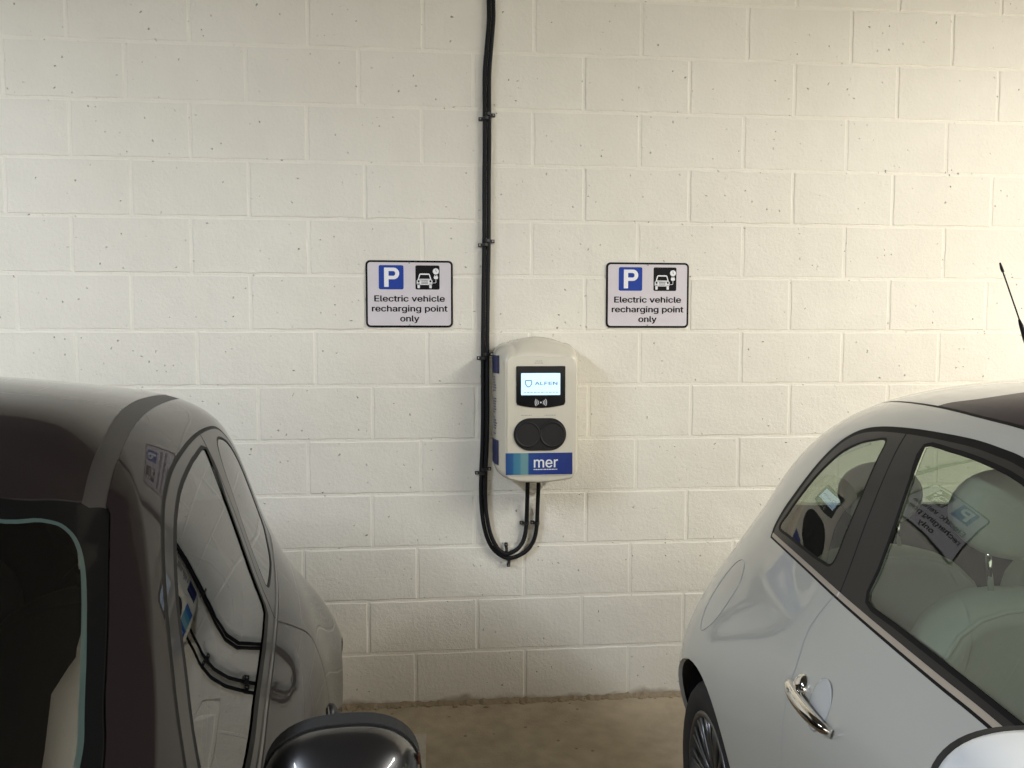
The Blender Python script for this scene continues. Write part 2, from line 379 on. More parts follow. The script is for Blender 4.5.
# crumbled mortar along the foot of the wall
def grit():
    V = []; F = []; rnd = random.Random(12)
    def lump(x, y, z, r):
        b = len(V)
        pr = [(-1, -.8, -.3), (1, -.9, -.3), (.9, .8, -.3), (-.8, .9, -.3), (-.6, -.5, .6), (.7, -.4, .5), (.5, .6, .7), (-.5, .5, .55)]
        an = rnd.uniform(0, 6.3)
        for p in pr:
            q = [c*r*rnd.uniform(.7, 1.3) for c in p]
            V.append((x+(q[0]*cos(an)-q[1]*sin(an))*1.5, y+(q[0]*sin(an)+q[1]*cos(an)), z+q[2]*.8))
        for f in ((0, 1, 5, 4), (1, 2, 6, 5), (2, 3, 7, 6), (3, 0, 4, 7), (4, 5, 6, 7), (0, 3, 2, 1)): F.append(tuple(b+i for i in f))
    for i in range(900):
        x = rnd.uniform(-2.2, 3.2); r = rnd.uniform(.002, .0075)
        lump(x, -abs(rnd.gauss(.006, .012))-.003, r*.3, r)
    # a continuous ragged fillet
    b = len(V); n = 320
    for i in range(n):
        x = -2.2+5.4*i/(n-1); h = .007+.009*rnd.random(); w = .014+.020*rnd.random()
        V.extend([(x, .003, h+.003), (x, -w*.4, h*.8), (x, -w, .0006)])
    for i in range(n-1):
        for k in range(2):
            q = b+i*3+k; F.append((q, q+1, q+4, q+3))
    o = rawmesh('mortar_debris', V, F, M['grit'])
    tag(o, 'brown crumbled mortar and grit along the foot of the white block wall', 'debris'); o['kind'] = 'stuff'
grit()

# ------------------------------------------------------------------ signs
def make_sign(x, label):
    t = empty('parking_sign', (x, 0, 1.7245)); tag(t, label, 'sign', 'electric vehicle parking signs')
    W_, H_ = .353, .272
    bm = bmesh.new(); prism(bm, rrect(0, 0, W_, H_, .018), .0005, -.0040); obj('sign_border', bm, M['signblack'], t)['label'] = 'black border of the sign'
    bm = bmesh.new(); prism(bm, rrect(0, 0, W_-.016, H_-.016, .012), -.0035, -.0046); obj('sign_face', bm, M['signwhite'], t)
    # blue P
    bm = bmesh.new(); prism(bm, rrect(-.0735, .0675, .100, .098, .007), -.0042, -.0051); b = obj('parking_symbol', bm, M['signblue'], t)
    bm = bmesh.new(); px, pz = -.0735, .0675; yy = (-.0050, -.0058)
    prism(bm, rrect(px-.0195, pz, .018, .078, .001, 2), *yy)
    oc = [(px-.0106, pz+.039)]+[(px+.010+.0225*cos(a_), pz+.0155+.0235*sin(a_)) for a_ in [pi/2-pi*k/14 for k in range(15)]]+[(px-.0106, pz-.008)]
    ic = [(px-.0106, pz+.025)]+[(px+.008+.0085*cos(a_), pz+.0155+.0095*sin(a_)) for a_ in [pi/2-pi*k/14 for k in range(15)]]+[(px-.0106, pz+.006)]
    n_ = len(oc)
    for y_ in yy:
        vo = [bm.verts.new((x_, y_, z_)) for x_, z_ in oc]; vi = [bm.verts.new((x_, y_, z_)) for x_, z_ in ic]
        for k in range(n_-1): bm.faces.new((vo[k], vo[k+1], vi[k+1], vi[k]))
    obj('letter', bm, M['white_print'], b)
    # pictogram of a car with a plug
    bm = bmesh.new(); prism(bm, rrect(.0735, .0675, .098, .098, .006), -.0042, -.0051); p = obj('charging_symbol', bm, M['signblack'], t)
    bm = bmesh.new(); cx, cz = .0615, .058
    y0, y1 = -.0050, -.0058
    def bar(x0, z0, x1, z1, r=.002): prism(bm, rrect(cx+(x0+x1)/2, cz+(z0+z1)/2, x1-x0, z1-z0, r, 3), y0, y1)
    bar(-.032, -.0205, .032, .001, .006)                       # bonnet and bumper
    bar(-.029, -.034, -.019, -.014, .002); bar(.019, -.034, .029, -.014, .002)   # wheels
    prism(bm, [(cx-.0285, cz-.001), (cx+.0285, cz-.001), (cx+.0215, cz+.0225), (cx+.018, cz+.0255), (cx-.018, cz+.0255), (cx-.0215, cz+.0225)], y0, y1)   # cabin
    prism(bm, disc(.1075, .0925, .0125), y0, y1)               # clock
    prism(bm, rrect(.1075, .0675, .017, .012, .004, 3), y0, y1); prism(bm, rrect(.1035, .0755, .003, .006, .001, 2), y0, y1); prism(bm, rrect(.1115, .0755, .003, .006, .001, 2), y0, y1)
    add_tube(bm, catmull([(.1075, -.0054, .062), (.1075, -.0054, .050), (.106, -.0054, .046), (.096, -.0054, .045)], 4), .0011, 6)
    c = obj('pictogram', bm, M['white_print'], p)
    bm = bmesh.new()
    y0, y1 = -.0057, -.0062
    prism(bm, [(cx-.0225, cz+.004), (cx+.0225, cz+.004), (cx+.0175, cz+.0205), (cx-.0175, cz+.0205)], y0, y1)   # windscreen
    prism(bm, disc(cx-.024, cz-.006, .0042, 12), y0, y1); prism(bm, disc(cx+.024, cz-.006, .0042, 12), y0, y1)
    for z in (-.0045, -.010, -.0155): prism(bm, rrect(cx, cz+z, .028, .0022, .0008, 2), y0, y1)
    obj('pictogram_detail', bm, M['signblack'], p)
    bm = bmesh.new(); add_tube(bm, [(.1075, -.006, .0925), (.1075, -.006, .1000)], .0009, 6); add_tube(bm, [(.1075, -.006, .0925), (.1115, -.006, .0895)], .0009, 6)
    obj('clock_hands', bm, M['signblack'], p)
    for i, (s, w) in enumerate((('Electric vehicle', .284), ('recharging point', .305), ('only', .076))):
        text('lettering', s, .0465, (0, -.0050, -.0185-.0405*i), M['signblack'], t, bold=0, width=w, space=1.0, fat=.0012)
    for z in (.126, -.126):
        bm = bmesh.new(); prism(bm, disc(.0, z, .0032, 12), -.0046, -.0075); obj('screw', bm, M['grey_print'], t)
    return t
make_sign(-.043, 'white and blue electric vehicle parking sign left of the black cable')
make_sign(.948, 'white and blue electric vehicle parking sign up and right of the charger')

# ------------------------------------------------------------------ charger
def charger():
    t = empty('car_charger', (.462, 0, 1.265)); tag(t, 'cream wall-mounted car charger with lit screen and twin black sockets', 'charger')
    def outline(w0, w1, zt, crown, zb, belly, rt, rb, n=14):
        """closed outline from the bottom middle, counter-clockwise seen from the front; arched crown and belly"""
        P = []
        def corner(cx, cz, r, a0, a1):
            for k in range(n+1):
                a = a0+(a1-a0)*k/n; P.append((cx+r*cos(a), cz+r*sin(a)))
        # right bottom, right top, left top, left bottom
        for k in range(7): x = (w1-rb)*k/7; P.append((x, zb-belly*(1-(x/(w1-rb))**2)))
        corner(w1-rb, zb+rb, rb, -pi/2, 0)
        corner(w1-rt, zt-rt, rt, 0, pi/2)
        for k in range(1, 14): x = (w1-rt)-((w1-rt)+(-w0-rt))*k/14; P.append((x, zt+crown*(1-(x/(w1-rt))**2)))
        corner(w0+rt, zt-rt, rt, pi/2, pi)
        corner(w0+rb, zb+rb, rb, pi, 1.5*pi)
        for k in range(1, 7): x = (w0+rb)*(1-k/7); P.append((x, zb-belly*(1-(x/(w1-rb))**2)))
        return P
    rings = [(-.0, (-.160, .160, .248, .018, -.262, .006, .05, .05)),
             (-.03, (-.168, .168, .262, .022, -.272, .008, .055, .05)),
             (-.11, (-.164, .166, .262, .024, -.277, .009, .055, .05)),
             (-.150, (-.155, .164, .258, .026, -.279, .010, .055, .046)),
             (-.178, (-.143, .161, .247, .026, -.280, .011, .053, .042)),
             (-.193, (-.134, .157, .230, .024, -.279, .011, .050, .038)),
             (-.1985, (-.130, .153, .212, .018, -.275, .011, .040, .034)),
             (-.200, (-.127, .149, .200, .010, -.270, .010, .030, .030))]
    bm = bmesh.new(); R = []
    for y, a in rings: R.append([bm.verts.new((x, y, z)) for x, z in outline(*a)])
    n = len(R[0])
    for a, b in zip(R, R[1:]):
        for k in range(n): bm.faces.new((a[k], a[(k+1) % n], b[(k+1) % n], b[k]))
    bm.faces.new(R[0][::-1]); bm.faces.new(R[-1])
    o = obj('housing', bm, M['charger'], t, smooth=True)
    o.modifiers.new('w', 'WEIGHTED_NORMAL')
    # face plate: shallow raised cover with a crease along the top
    bm = bmesh.new(); prism(bm, rrect(.011, -.026, .266, .470, .022), -.197, -.2035); obj('front_cover', bm, M['charger'], t, bevel=.0015)
    ox = .462; oz = 1.265
    # screen
    x0, x1, z0, z1 = .376-ox, .569-ox, 1.272-oz, 1.436-oz
    P = [(x0+.004, z1), (x0, z1-.004)]; P = [(x1, z1-.003), (x1-.003, z1), (x0+.003, z1), (x0, z1-.003), (x0, z0+.022)]
    for k in range(0, 13):
        x = x0+.004+(x1-x0-.008)*k/12; P.append((x, z0+.012*((2*k/12-1)**2)))
    P.append((x1, z0+.022))
    bm = bmesh.new(); prism(bm, P, -.2025, -.2065); b = obj('display_panel', bm, M['bezel'], t)
    bm = bmesh.new(); prism(bm, rrect(.472-ox, 1.3655-oz, .154, .086, .002), -.206, -.2072); s = obj('screen', bm, M['screen'], b); s['label'] = 'lit pale blue screen'
    text('lettering', 'ALFEN', .0235, (.494-ox, -.2076, 1.3685-oz), M['screenink'], b, bold=0, width=.088, fat=.0005)
    # shield mark
    bm = bmesh.new(); cx, cz = .424-ox, 1.3685-oz
    sh = [(cx-.0125, cz+.011), (cx+.0125, cz+.011), (cx+.0125, cz-.002), (cx+.007, cz-.010), (cx, cz-.0145), (cx-.007, cz-.010), (cx-.0125, cz-.002)]
    for i in range(len(sh)):
        p, q = sh[i], sh[(i+1) % len(sh)]; add_tube(bm, [(p[0], -.2077, p[1]), (q[0], -.2077, q[1])], .0017, 6)
    obj('shield_mark', bm, M['screenink'], b)
    bm = bmesh.new()
    rr = random.Random(5); x = -.066+.01
    while x < .07:
        w = rr.uniform(.004, .012); prism(bm, rrect(x+w/2+.0, 1.3335-oz, w, .0022, .0006, 2), -.2070, -.2077); x += w+.003
    obj('caption_line', bm, M['screenink'], b)
    bm = bmesh.new(); cx, cz = .4725-ox, 1.2935-oz
    prism(bm, disc(cx, cz, .0032, 12), -.2062, -.2071)
    for r in (.0105, .0165, .0225):
        for sg in (0, pi):
            Q = [(cx+r*cos(sg+a), -.2068, cz+r*sin(sg+a)) for a in [-.62+1.24*i/8 for i in range(9)]]
            add_tube(bm, Q, .0013, 6)
    obj('contactless_mark', bm, M['white_print'], b)
    # tiny print on the cover, too small to read
    for (xa, xb, z) in ((.452, .476, 1.4555), (.448, .482, 1.4475), (.396, .438, 1.243), (.488, .532, 1.243)):
        x = xa; bm = bmesh.new()
        while x < xb: w = rr.uniform(.003, .008); prism(bm, rrect(x+w/2-ox, z-oz, w, .0028, .0008, 2), -.2034, -.2038); x += w+.002
        obj('small_print', bm, M['grey_print'], t)
    # sockets
    cx, cz = .4695-ox, 1.168-oz
    P = [(cx+.040+.064*cos(a), cz+.064*sin(a)) for a in [-pi/2+pi*k/18 for k in range(19)]]+[(cx-.040+.064*cos(a), cz+.064*sin(a)) for a in [pi/2+pi*k/18 for k in range(19)]]
    bm = bmesh.new(); prism(bm, P, -.202, -.2085); so = obj('socket_surround', bm, M['socket'], t, bevel=.002)
    for sx in (-1, 1):
        bm = bmesh.new(); c0 = cx+sx*.0487
        ringr = [(.0505, -.2080), (.0505, -.2125), (.047, -.2140), (.045, -.2118), (.041, -.2118), (.0, -.2124)]
        prev = None
        for r, y in ringr:
            if r == 0: ring = [bm.verts.new((c0, y, cz))]
            else: ring = [bm.verts.new((c0+r*cos(2*pi*k/36), y, cz+r*sin(2*pi*k/36))) for k in range(36)]
            if prev:
                for k in range(36):
                    if len(ring) == 1: bm.faces.new((prev[k], prev[(k+1) % 36], ring[0]))
                    else: bm.faces.new((prev[k], prev[(k+1) % 36], ring[(k+1) % 36], ring[k]))
            prev = ring
        obj('socket_lid', bm, M['lidgrey'], so, smooth=True)
    # blue label
    bm = bmesh.new(); prism(bm, rrect(0, 0, .264, .086, .001, 2), 0, -.0012); lb = obj('blue_label', bm, M['label'], t); lb.location = (.467-ox, -.2032, 1.0515-oz)
    lb['label'] = 'blue label reading mer'
    text('lettering', 'mer', .080, (.025, -.0018, .006), M['white_print'], lb, bold=.0, width=.094, fat=.0008)
    bm = bmesh.new(); x = -.022
    while x < .072: w = rr.uniform(.003, .009); prism(bm, rrect(x+w/2, -.0225, w, .0034, .001, 2), -.0010, -.0018); x += w+.002
    obj('small_print', bm, M['white_print'], lb)
    # navy bands and upright print on the left flank (wrapped over the sloping side)
    ry_ = [-.03, -.11, -.150, -.178, -.193]; rx_ = [-.168, -.164, -.155, -.143, -.134]
    xs = lambda y: float(np.interp(-y, [-v for v in ry_], rx_))-.0011
    def flank(name, z0_, z1_, ya, yb, m, n=8):
        V = []; F = []
        for i in range(n+1):
            y = ya+(yb-ya)*i/n; V += [(xs(y), y, z0_), (xs(y), y, z1_)]
        for i in range(n): F.append((2*i, 2*i+2, 2*i+3, 2*i+1))
        return rawmesh(name, V, F, m, t)
    flank('side_label', .140, .212, -.040, -.166, M['navy']); flank('side_label', -.225, -.125, -.040, -.160, M['navy'])
    for i in range(22):
        z = .125-.0108*i
        if i in (6, 7, 14, 20): continue
        y0_ = -.06-rr.uniform(0, .02); flank('side_print', z-.0026, z+.0026, y0_, y0_-rr.uniform(.05, .075), M['navy'], 5)
charger()

# ------------------------------------------------------------------ cables and clips
TR = [(.291, 2.90), (.291, 2.82), (.283, 2.722), (.275, 2.623), (.2735, 2.53), (.274, 2.437), (.2735, 2.3), (.272, 2.186), (.2715, 2.06), (.271, 1.932), (.269, 1.82), (.267, 1.701), (.2655, 1.58), (.2645, 1.467), (.2645, 1.33), (.264, 1.207), (.261, 1.08), (.257, .998)]
def cable(sgn, tail, label):
    P = [(.2935, -.016, 3.36), (.2935, -.016, 3.1)]; P = [(x+sgn*.0088, -.016-(.0 if sgn < 0 else .004), z) for x, z in [(.291, 3.37), (.292, 3.2), (.292, 3.05)]+TR[0:]]
    P += [(x, y, z) for x, y, z in tail]
    bm = bmesh.new(); add_tube(bm, catmull(P, 6), .0088, 12)
    o = obj('power_cable', bm, M['cable'], smooth=True); tag(o, label, 'cable', 'cables of the charger')
cable(-1, [(.247, -.016, .873), (.258, -.016, .767), (.280, -.016, .693), (.314, -.017, .647), (.366, -.018, .624), (.429, -.018, .647), (.466, -.018, .693), (.480, -.018, .756), (.483, -.022, .831), (.483, -.05, .93), (.483, -.06, .985)], 'black cable forming the outer, lower loop under the charger')
cable(1, [(.264, -.022, .873), (.271, -.024, .800), (.287, -.026, .725), (.318, -.028, .666), (.353, -.028, .645), (.394, -.027, .661), (.421, -.022, .693), (.434, -.018, .739), (.438, -.018, .800), (.438, -.05, .93), (.438, -.06, .985)], 'black cable forming the inner, upper loop under the charger')
def clip(x, z, sx, cr, label, ang=0):
    """P-clip: band over the cable with a screwed ear to one side"""
    t = empty('cable_clip', (x, 0, z)); t.rotation_euler = (0, ang, 0); tag(t, label, 'cable clip', 'black cable clips')
    bm = bmesh.new(); w = .012; n = 16; ring = []
    for k in range(n+1):
        a = -pi*.5+pi*k/n*1.0
    outer = []
    for k in range(13):
        a = pi*k/12
        outer.append((cr*cos(a), -.001-.034*sin(a)**.8))
    for k in range(12):
        (xa, ya), (xb, yb) = outer[k], outer[k+1]
        for dz in (0,):
            v = [bm.verts.new((xa, ya, -w/2)), bm.verts.new((xb, yb, -w/2)), bm.verts.new((xb, yb, w/2)), bm.verts.new((xa, ya, w/2)),
                 bm.verts.new((xa*1.1, ya*1.06-.0005, -w/2)), bm.verts.new((xb*1.1, yb*1.06-.0005, -w/2)), bm.verts.new((xb*1.1, yb*1.06-.0005, w/2)), bm.verts.new((xa*1.1, ya*1.06-.0005, w/2))]
            for f in ((0, 1, 2, 3), (4, 7, 6, 5), (0, 4, 5, 1), (3, 2, 6, 7), (0, 3, 7, 4), (1, 5, 6, 2)): bm.faces.new([v[i] for i in f])
    obj('clip_band', bm, M['black_plastic'], t)
    bm = bmesh.new(); add_box(bm, (sx*(cr+.008), -.0065, 0), (.017, .012, .014)); obj('clip_ear', bm, M['black_plastic'], t, bevel=.002)
    bm = bmesh.new(); prism(bm, disc(sx*(cr+.009), 0, .0035, 12), -.012, -.0145); obj('screw', bm, M['steel'], t)
for z, w in ((2.432, 'highest on the wall'), (1.925, 'just above sign height'), (1.463, 'beside the charger top'), (.985, 'beside the blue label')):
    x = {2.432: .274, 1.925: .271, 1.463: .2645, .985: .2562}[z]
    clip(x-.004, z, -1, .0135, 'left-eared black clip on the cable, ' + w)
    clip(x+.004, z+.016, 1, .0135, 'right-eared black clip on the cable, ' + w)
clip(.436, .771, -1, .0105, 'black clip on the inner cable end right below the charger')
clip(.4815, .771, -1, .0105, 'black cable clip on the outer cable end right below the charger')
clip(.352, .660, -1, .011, 'black cable clip at the bottom of the inner cable loop', ang=pi/2)
clip(.362, .612, 1, .011, 'black cable clip at the bottom of the outer cable loop', ang=pi/2)

#CARS0#
# ------------------------------------------------------------------ cars: bicubic body surface over a net of stations and rows
NETS = {0: [[(2.84,0,0.18),(2.9,0,0.25),(2.93,0,0.42),(2.9,0.0007124,0.58),(2.84,0.000702,0.68),(2.78,-0.00434,0.76),(2.66,-0.006923,0.84),(2.52,0.002443,0.8908),(2.4,-0.0008108,0.9208),(2.3,0,0.9408),(2.2,0,0.9558)],
 [(2.82,0.3,0.18),(2.88,0.32,0.25),(2.91,0.32,0.42),(2.88,0.311,0.58),(2.82,0.301,0.68),(2.76,0.284,0.76),(2.64,0.2504,0.84),(2.5,0.2134,0.8911),(2.38,0.1489,0.9211),(2.28,0.08,0.9411),(2.18,0,0.9561)],
 [(2.76,0.52,0.18),(2.8,0.6,0.25),(2.82,0.62,0.42),(2.78,0.6013,0.58),(2.7,0.5712,0.7),(2.62,0.5223,0.78),(2.5,0.4477,0.85),(2.36,0.3643,0.9014),(2.26,0.2386,0.9314),(2.18,0.12,0.9514),(2.1,0,0.9664)],
 [(2.6,0.62,0.17),(2.6,0.74,0.23),(2.6,0.77,0.42),(2.56,0.7515,0.6),(2.5,0.7015,0.74),(2.42,0.6406,0.82),(2.32,0.545,0.88),(2.2,0.4453,0.9217),(2.12,0.2982,0.9517),(2.06,0.15,0.9717),(2,0,0.9817)],
 [(2.25,0.66,0.17),(2.25,0.78,0.22),(2.25,0.81,0.42),(2.25,0.8018,0.62),(2.25,0.7618,0.8),(2.25,0.6889,0.88),(2.25,0.6023,0.92),(2.25,0.5062,0.957),(2.25,0.3379,0.982),(2.25,0.17,0.997),(2.25,0,1.002)],
 [(1.9,0.66,0.17),(1.9,0.78,0.21),(1.9,0.815,0.42),(1.9,0.8171,0.64),(1.9,0.7871,0.83),(1.85,0.7122,0.93),(1.8,0.6496,0.98),(1.8,0.5972,1.022),(1.82,0.4476,1.032),(1.84,0.24,1.037),(1.85,0,1.042)],
 [(1.6,0.66,0.17),(1.6,0.78,0.21),(1.6,0.82,0.42),(1.6,0.8274,0.65),(1.6,0.8023,0.84),(1.55,0.7205,0.97),(1.5,0.6519,1.08),(1.45,0.5931,1.203),(1.48,0.4473,1.243),(1.5,0.24,1.263),(1.5,0,1.273)],
 [(1.25,0.66,0.17),(1.25,0.78,0.21),(1.25,0.82,0.42),(1.25,0.8324,0.65),(1.25,0.8123,0.85),(1.22,0.7205,0.985),(1.18,0.6419,1.15),(1.12,0.5581,1.363),(1.12,0.4273,1.433),(1.14,0.225,1.453),(1.15,0,1.458)],
 [(0.85,0.66,0.17),(0.85,0.78,0.21),(0.85,0.82,0.42),(0.85,0.8324,0.65),(0.85,0.8123,0.86),(0.85,0.7155,0.995),(0.85,0.6319,1.18),(0.85,0.5531,1.403),(0.85,0.4173,1.468),(0.85,0.22,1.493),(0.85,0,1.498)],
 [(0.5,0.66,0.17),(0.5,0.78,0.21),(0.5,0.825,0.42),(0.5,0.8378,0.65),(0.5,0.804,0.86),(0.5,0.7048,1.01),(0.5,0.6374,1.19),(0.5,0.5539,1.387),(0.5,0.4077,1.447),(0.5,0.21,1.472),(0.5,0,1.477)],
 [(0.2,0.66,0.17),(0.2,0.8,0.22),(0.2,0.8564,0.42),(0.2,0.866,0.65),(0.2,0.7774,0.87),(0.2,0.6862,1.03),(0.2,0.6584,1.19),(0.2,0.5413,1.36),(0.2,0.3886,1.42),(0.2,0.205,1.445),(0.2,0,1.45)],
 [(-0.08,0.66,0.17),(-0.08,0.81,0.22),(-0.08,0.8828,0.42),(-0.08,0.8848,0.65),(-0.06,0.758,0.87),(-0.05,0.6627,1.035),(-0.05,0.6282,1.17),(-0.03,0.506,1.31),(-0.02,0.3594,1.37),(0,0.19,1.395),(0,0,1.4)],
 [(-0.34,0.64,0.17),(-0.34,0.778,0.22),(-0.34,0.8558,0.42),(-0.33,0.8356,0.65),(-0.31,0.7008,0.86),(-0.27,0.607,1.01),(-0.22,0.5288,1.14),(-0.17,0.4421,1.259),(-0.14,0.32,1.309),(-0.12,0.165,1.334),(-0.12,0,1.339)],
 [(-0.5,0.56,0.17),(-0.51,0.66,0.22),(-0.51,0.71,0.42),(-0.48,0.6808,0.65),(-0.45,0.5752,0.84),(-0.4,0.5064,0.98),(-0.34,0.4269,1.1),(-0.27,0.3481,1.199),(-0.22,0.2452,1.254),(-0.19,0.125,1.274),(-0.18,0,1.279)],
 [(-0.57,0.35,0.17),(-0.6,0.4,0.22),(-0.6,0.42,0.42),(-0.57,0.3945,0.66),(-0.53,0.361,0.84),(-0.47,0.3278,0.97),(-0.41,0.2721,1.08),(-0.34,0.2189,1.18),(-0.29,0.1501,1.23),(-0.26,0.08,1.25),(-0.25,0,1.26)],
 [(-0.58,0,0.17),(-0.62,0,0.22),(-0.62,0,0.42),(-0.59,0,0.66),(-0.55,0,0.84),(-0.49,0,0.97),(-0.43,0,1.08),(-0.36,0,1.18),(-0.31,0,1.23),(-0.28,0,1.25),(-0.27,0,1.26)]],
1: [[(2.84,0,0.18),(2.9,0,0.25),(2.93,0,0.42),(2.9,0.006918,0.58),(2.84,0.005381,0.68),(2.78,-0.003324,0.76),(2.66,0.00399,0.84),(2.52,0.0009309,0.8902),(2.4,0.001334,0.9202),(2.3,0,0.9402),(2.2,0,0.9552)],
 [(2.82,0.3,0.18),(2.88,0.32,0.25),(2.91,0.32,0.42),(2.88,0.3196,0.58),(2.82,0.3075,0.68),(2.76,0.2854,0.76),(2.64,0.2655,0.84),(2.5,0.2113,0.8903),(2.38,0.1519,0.9203),(2.28,0.08,0.9403),(2.18,0,0.9553)],
 [(2.76,0.52,0.18),(2.8,0.6,0.25),(2.82,0.62,0.42),(2.78,0.6123,0.58),(2.7,0.5796,0.7),(2.62,0.5241,0.78),(2.5,0.4671,0.85),(2.36,0.3617,0.9003),(2.26,0.2424,0.9303),(2.18,0.12,0.9503),(2.1,0,0.9653)],
 [(2.6,0.62,0.17),(2.6,0.74,0.23),(2.6,0.77,0.42),(2.56,0.765,0.6),(2.5,0.7117,0.74),(2.42,0.6428,0.82),(2.32,0.5686,0.88),(2.2,0.442,0.9204),(2.12,0.3029,0.9504),(2.06,0.15,0.9704),(2,0,0.9804)],
 [(2.25,0.66,0.17),(2.25,0.78,0.22),(2.25,0.81,0.42),(2.25,0.8177,0.62),(2.25,0.7738,0.8),(2.25,0.6915,0.88),(2.25,0.6302,0.92),(2.25,0.5024,0.9555),(2.25,0.3434,0.9805),(2.25,0.17,0.9955),(2.25,0,1)],
 [(1.9,0.66,0.17),(1.9,0.78,0.21),(1.9,0.815,0.42),(1.9,0.8354,0.64),(1.9,0.8008,0.83),(1.85,0.7152,0.93),(1.8,0.6817,0.98),(1.8,0.5927,1.021),(1.82,0.4539,1.031),(1.84,0.24,1.036),(1.85,0,1.041)],
 [(1.6,0.66,0.17),(1.6,0.78,0.21),(1.6,0.82,0.42),(1.6,0.8481,0.65),(1.6,0.8179,0.84),(1.55,0.7239,0.97),(1.5,0.6883,1.08),(1.45,0.5881,1.201),(1.48,0.4544,1.241),(1.5,0.24,1.261),(1.5,0,1.271)],
 [(1.25,0.66,0.17),(1.25,0.78,0.21),(1.25,0.82,0.42),(1.25,0.8531,0.65),(1.25,0.8279,0.85),(1.22,0.7239,0.985),(1.18,0.6783,1.15),(1.12,0.5531,1.361),(1.12,0.4344,1.431),(1.14,0.225,1.451),(1.15,0,1.456)],
 [(0.85,0.66,0.17),(0.85,0.78,0.21),(0.85,0.82,0.42),(0.85,0.8531,0.65),(0.85,0.8279,0.86),(0.85,0.7189,0.995),(0.85,0.6683,1.18),(0.85,0.5481,1.401),(0.85,0.4244,1.466),(0.85,0.22,1.491),(0.85,0,1.496)],
 [(0.5,0.66,0.17),(0.5,0.78,0.21),(0.5,0.825,0.42),(0.5,0.8502,0.65),(0.5,0.8229,0.86),(0.5,0.6991,1.01),(0.5,0.644,1.19),(0.5,0.5508,1.378),(0.5,0.4169,1.438),(0.5,0.21,1.463),(0.5,0,1.468)],
 [(0.2,0.66,0.17),(0.2,0.79,0.22),(0.2,0.852,0.42),(0.2,0.8615,0.65),(0.2,0.7577,0.87),(0.2,0.6643,1.03),(0.2,0.6153,1.19),(0.2,0.5542,1.359),(0.2,0.4138,1.419),(0.2,0.205,1.422),(0.2,0,1.422)],
 [(-0.08,0.66,0.17),(-0.08,0.79,0.22),(-0.08,0.874,0.42),(-0.08,0.8679,0.65),(-0.06,0.6871,0.87),(-0.05,0.6169,1.035),(-0.05,0.5689,1.17),(-0.03,0.5212,1.312),(-0.02,0.3833,1.372),(0,0.19,1.375),(0,0,1.375)],
 [(-0.34,0.64,0.17),(-0.34,0.76,0.22),(-0.34,0.853,0.42),(-0.33,0.8162,0.65),(-0.31,0.606,0.86),(-0.27,0.5507,1.01),(-0.22,0.4969,1.14),(-0.17,0.4579,1.281),(-0.14,0.3373,1.331),(-0.12,0.165,1.334),(-0.12,0,1.334)],
 [(-0.5,0.56,0.17),(-0.51,0.66,0.22),(-0.51,0.722,0.42),(-0.48,0.6698,0.65),(-0.45,0.5344,0.84),(-0.4,0.4578,0.98),(-0.34,0.4125,1.1),(-0.27,0.3517,1.205),(-0.22,0.2481,1.26),(-0.19,0.125,1.28),(-0.18,0,1.285)],
 [(-0.57,0.35,0.17),(-0.6,0.4,0.22),(-0.6,0.42,0.42),(-0.57,0.3805,0.66),(-0.53,0.3485,0.84),(-0.47,0.3166,0.97),(-0.41,0.2755,1.08),(-0.34,0.221,1.183),(-0.29,0.1519,1.233),(-0.26,0.08,1.253),(-0.25,0,1.263)],
 [(-0.58,0,0.17),(-0.62,0,0.22),(-0.62,0,0.42),(-0.59,0,0.66),(-0.55,0,0.84),(-0.49,0,0.97),(-0.43,0,1.08),(-0.36,0,1.18),(-0.31,0,1.23),(-0.28,0,1.25),(-0.27,0,1.26)]]}
def car_net(var):
    """control net, stations from nose to tail, rows from sill to roof centre: (forward, outward, up)"""
    A = np.array(NETS[var], float)
    m = A[:, 9:10, :].copy(); m[..., 1] *= -1
    lo = 2*A[:, 0:1]-A[:, 1:2]
    B = np.concatenate([lo, A, m], 1)
    a0 = B[1:2].copy(); a0[..., 1] *= -1
    a1 = B[-2:-1].copy(); a1[..., 1] *= -1
    return np.concatenate([a0, B, a1], 0)
def _bs(t): return np.array([(1-t)**3/6, (3*t**3-6*t*t+4)/6, (-3*t**3+3*t*t+3*t+1)/6, t**3/6])
def _ds(t): return np.array([-(1-t)**2/2, (3*t*t-4*t)/2, (-3*t*t+2*t+1)/2, t*t/2])

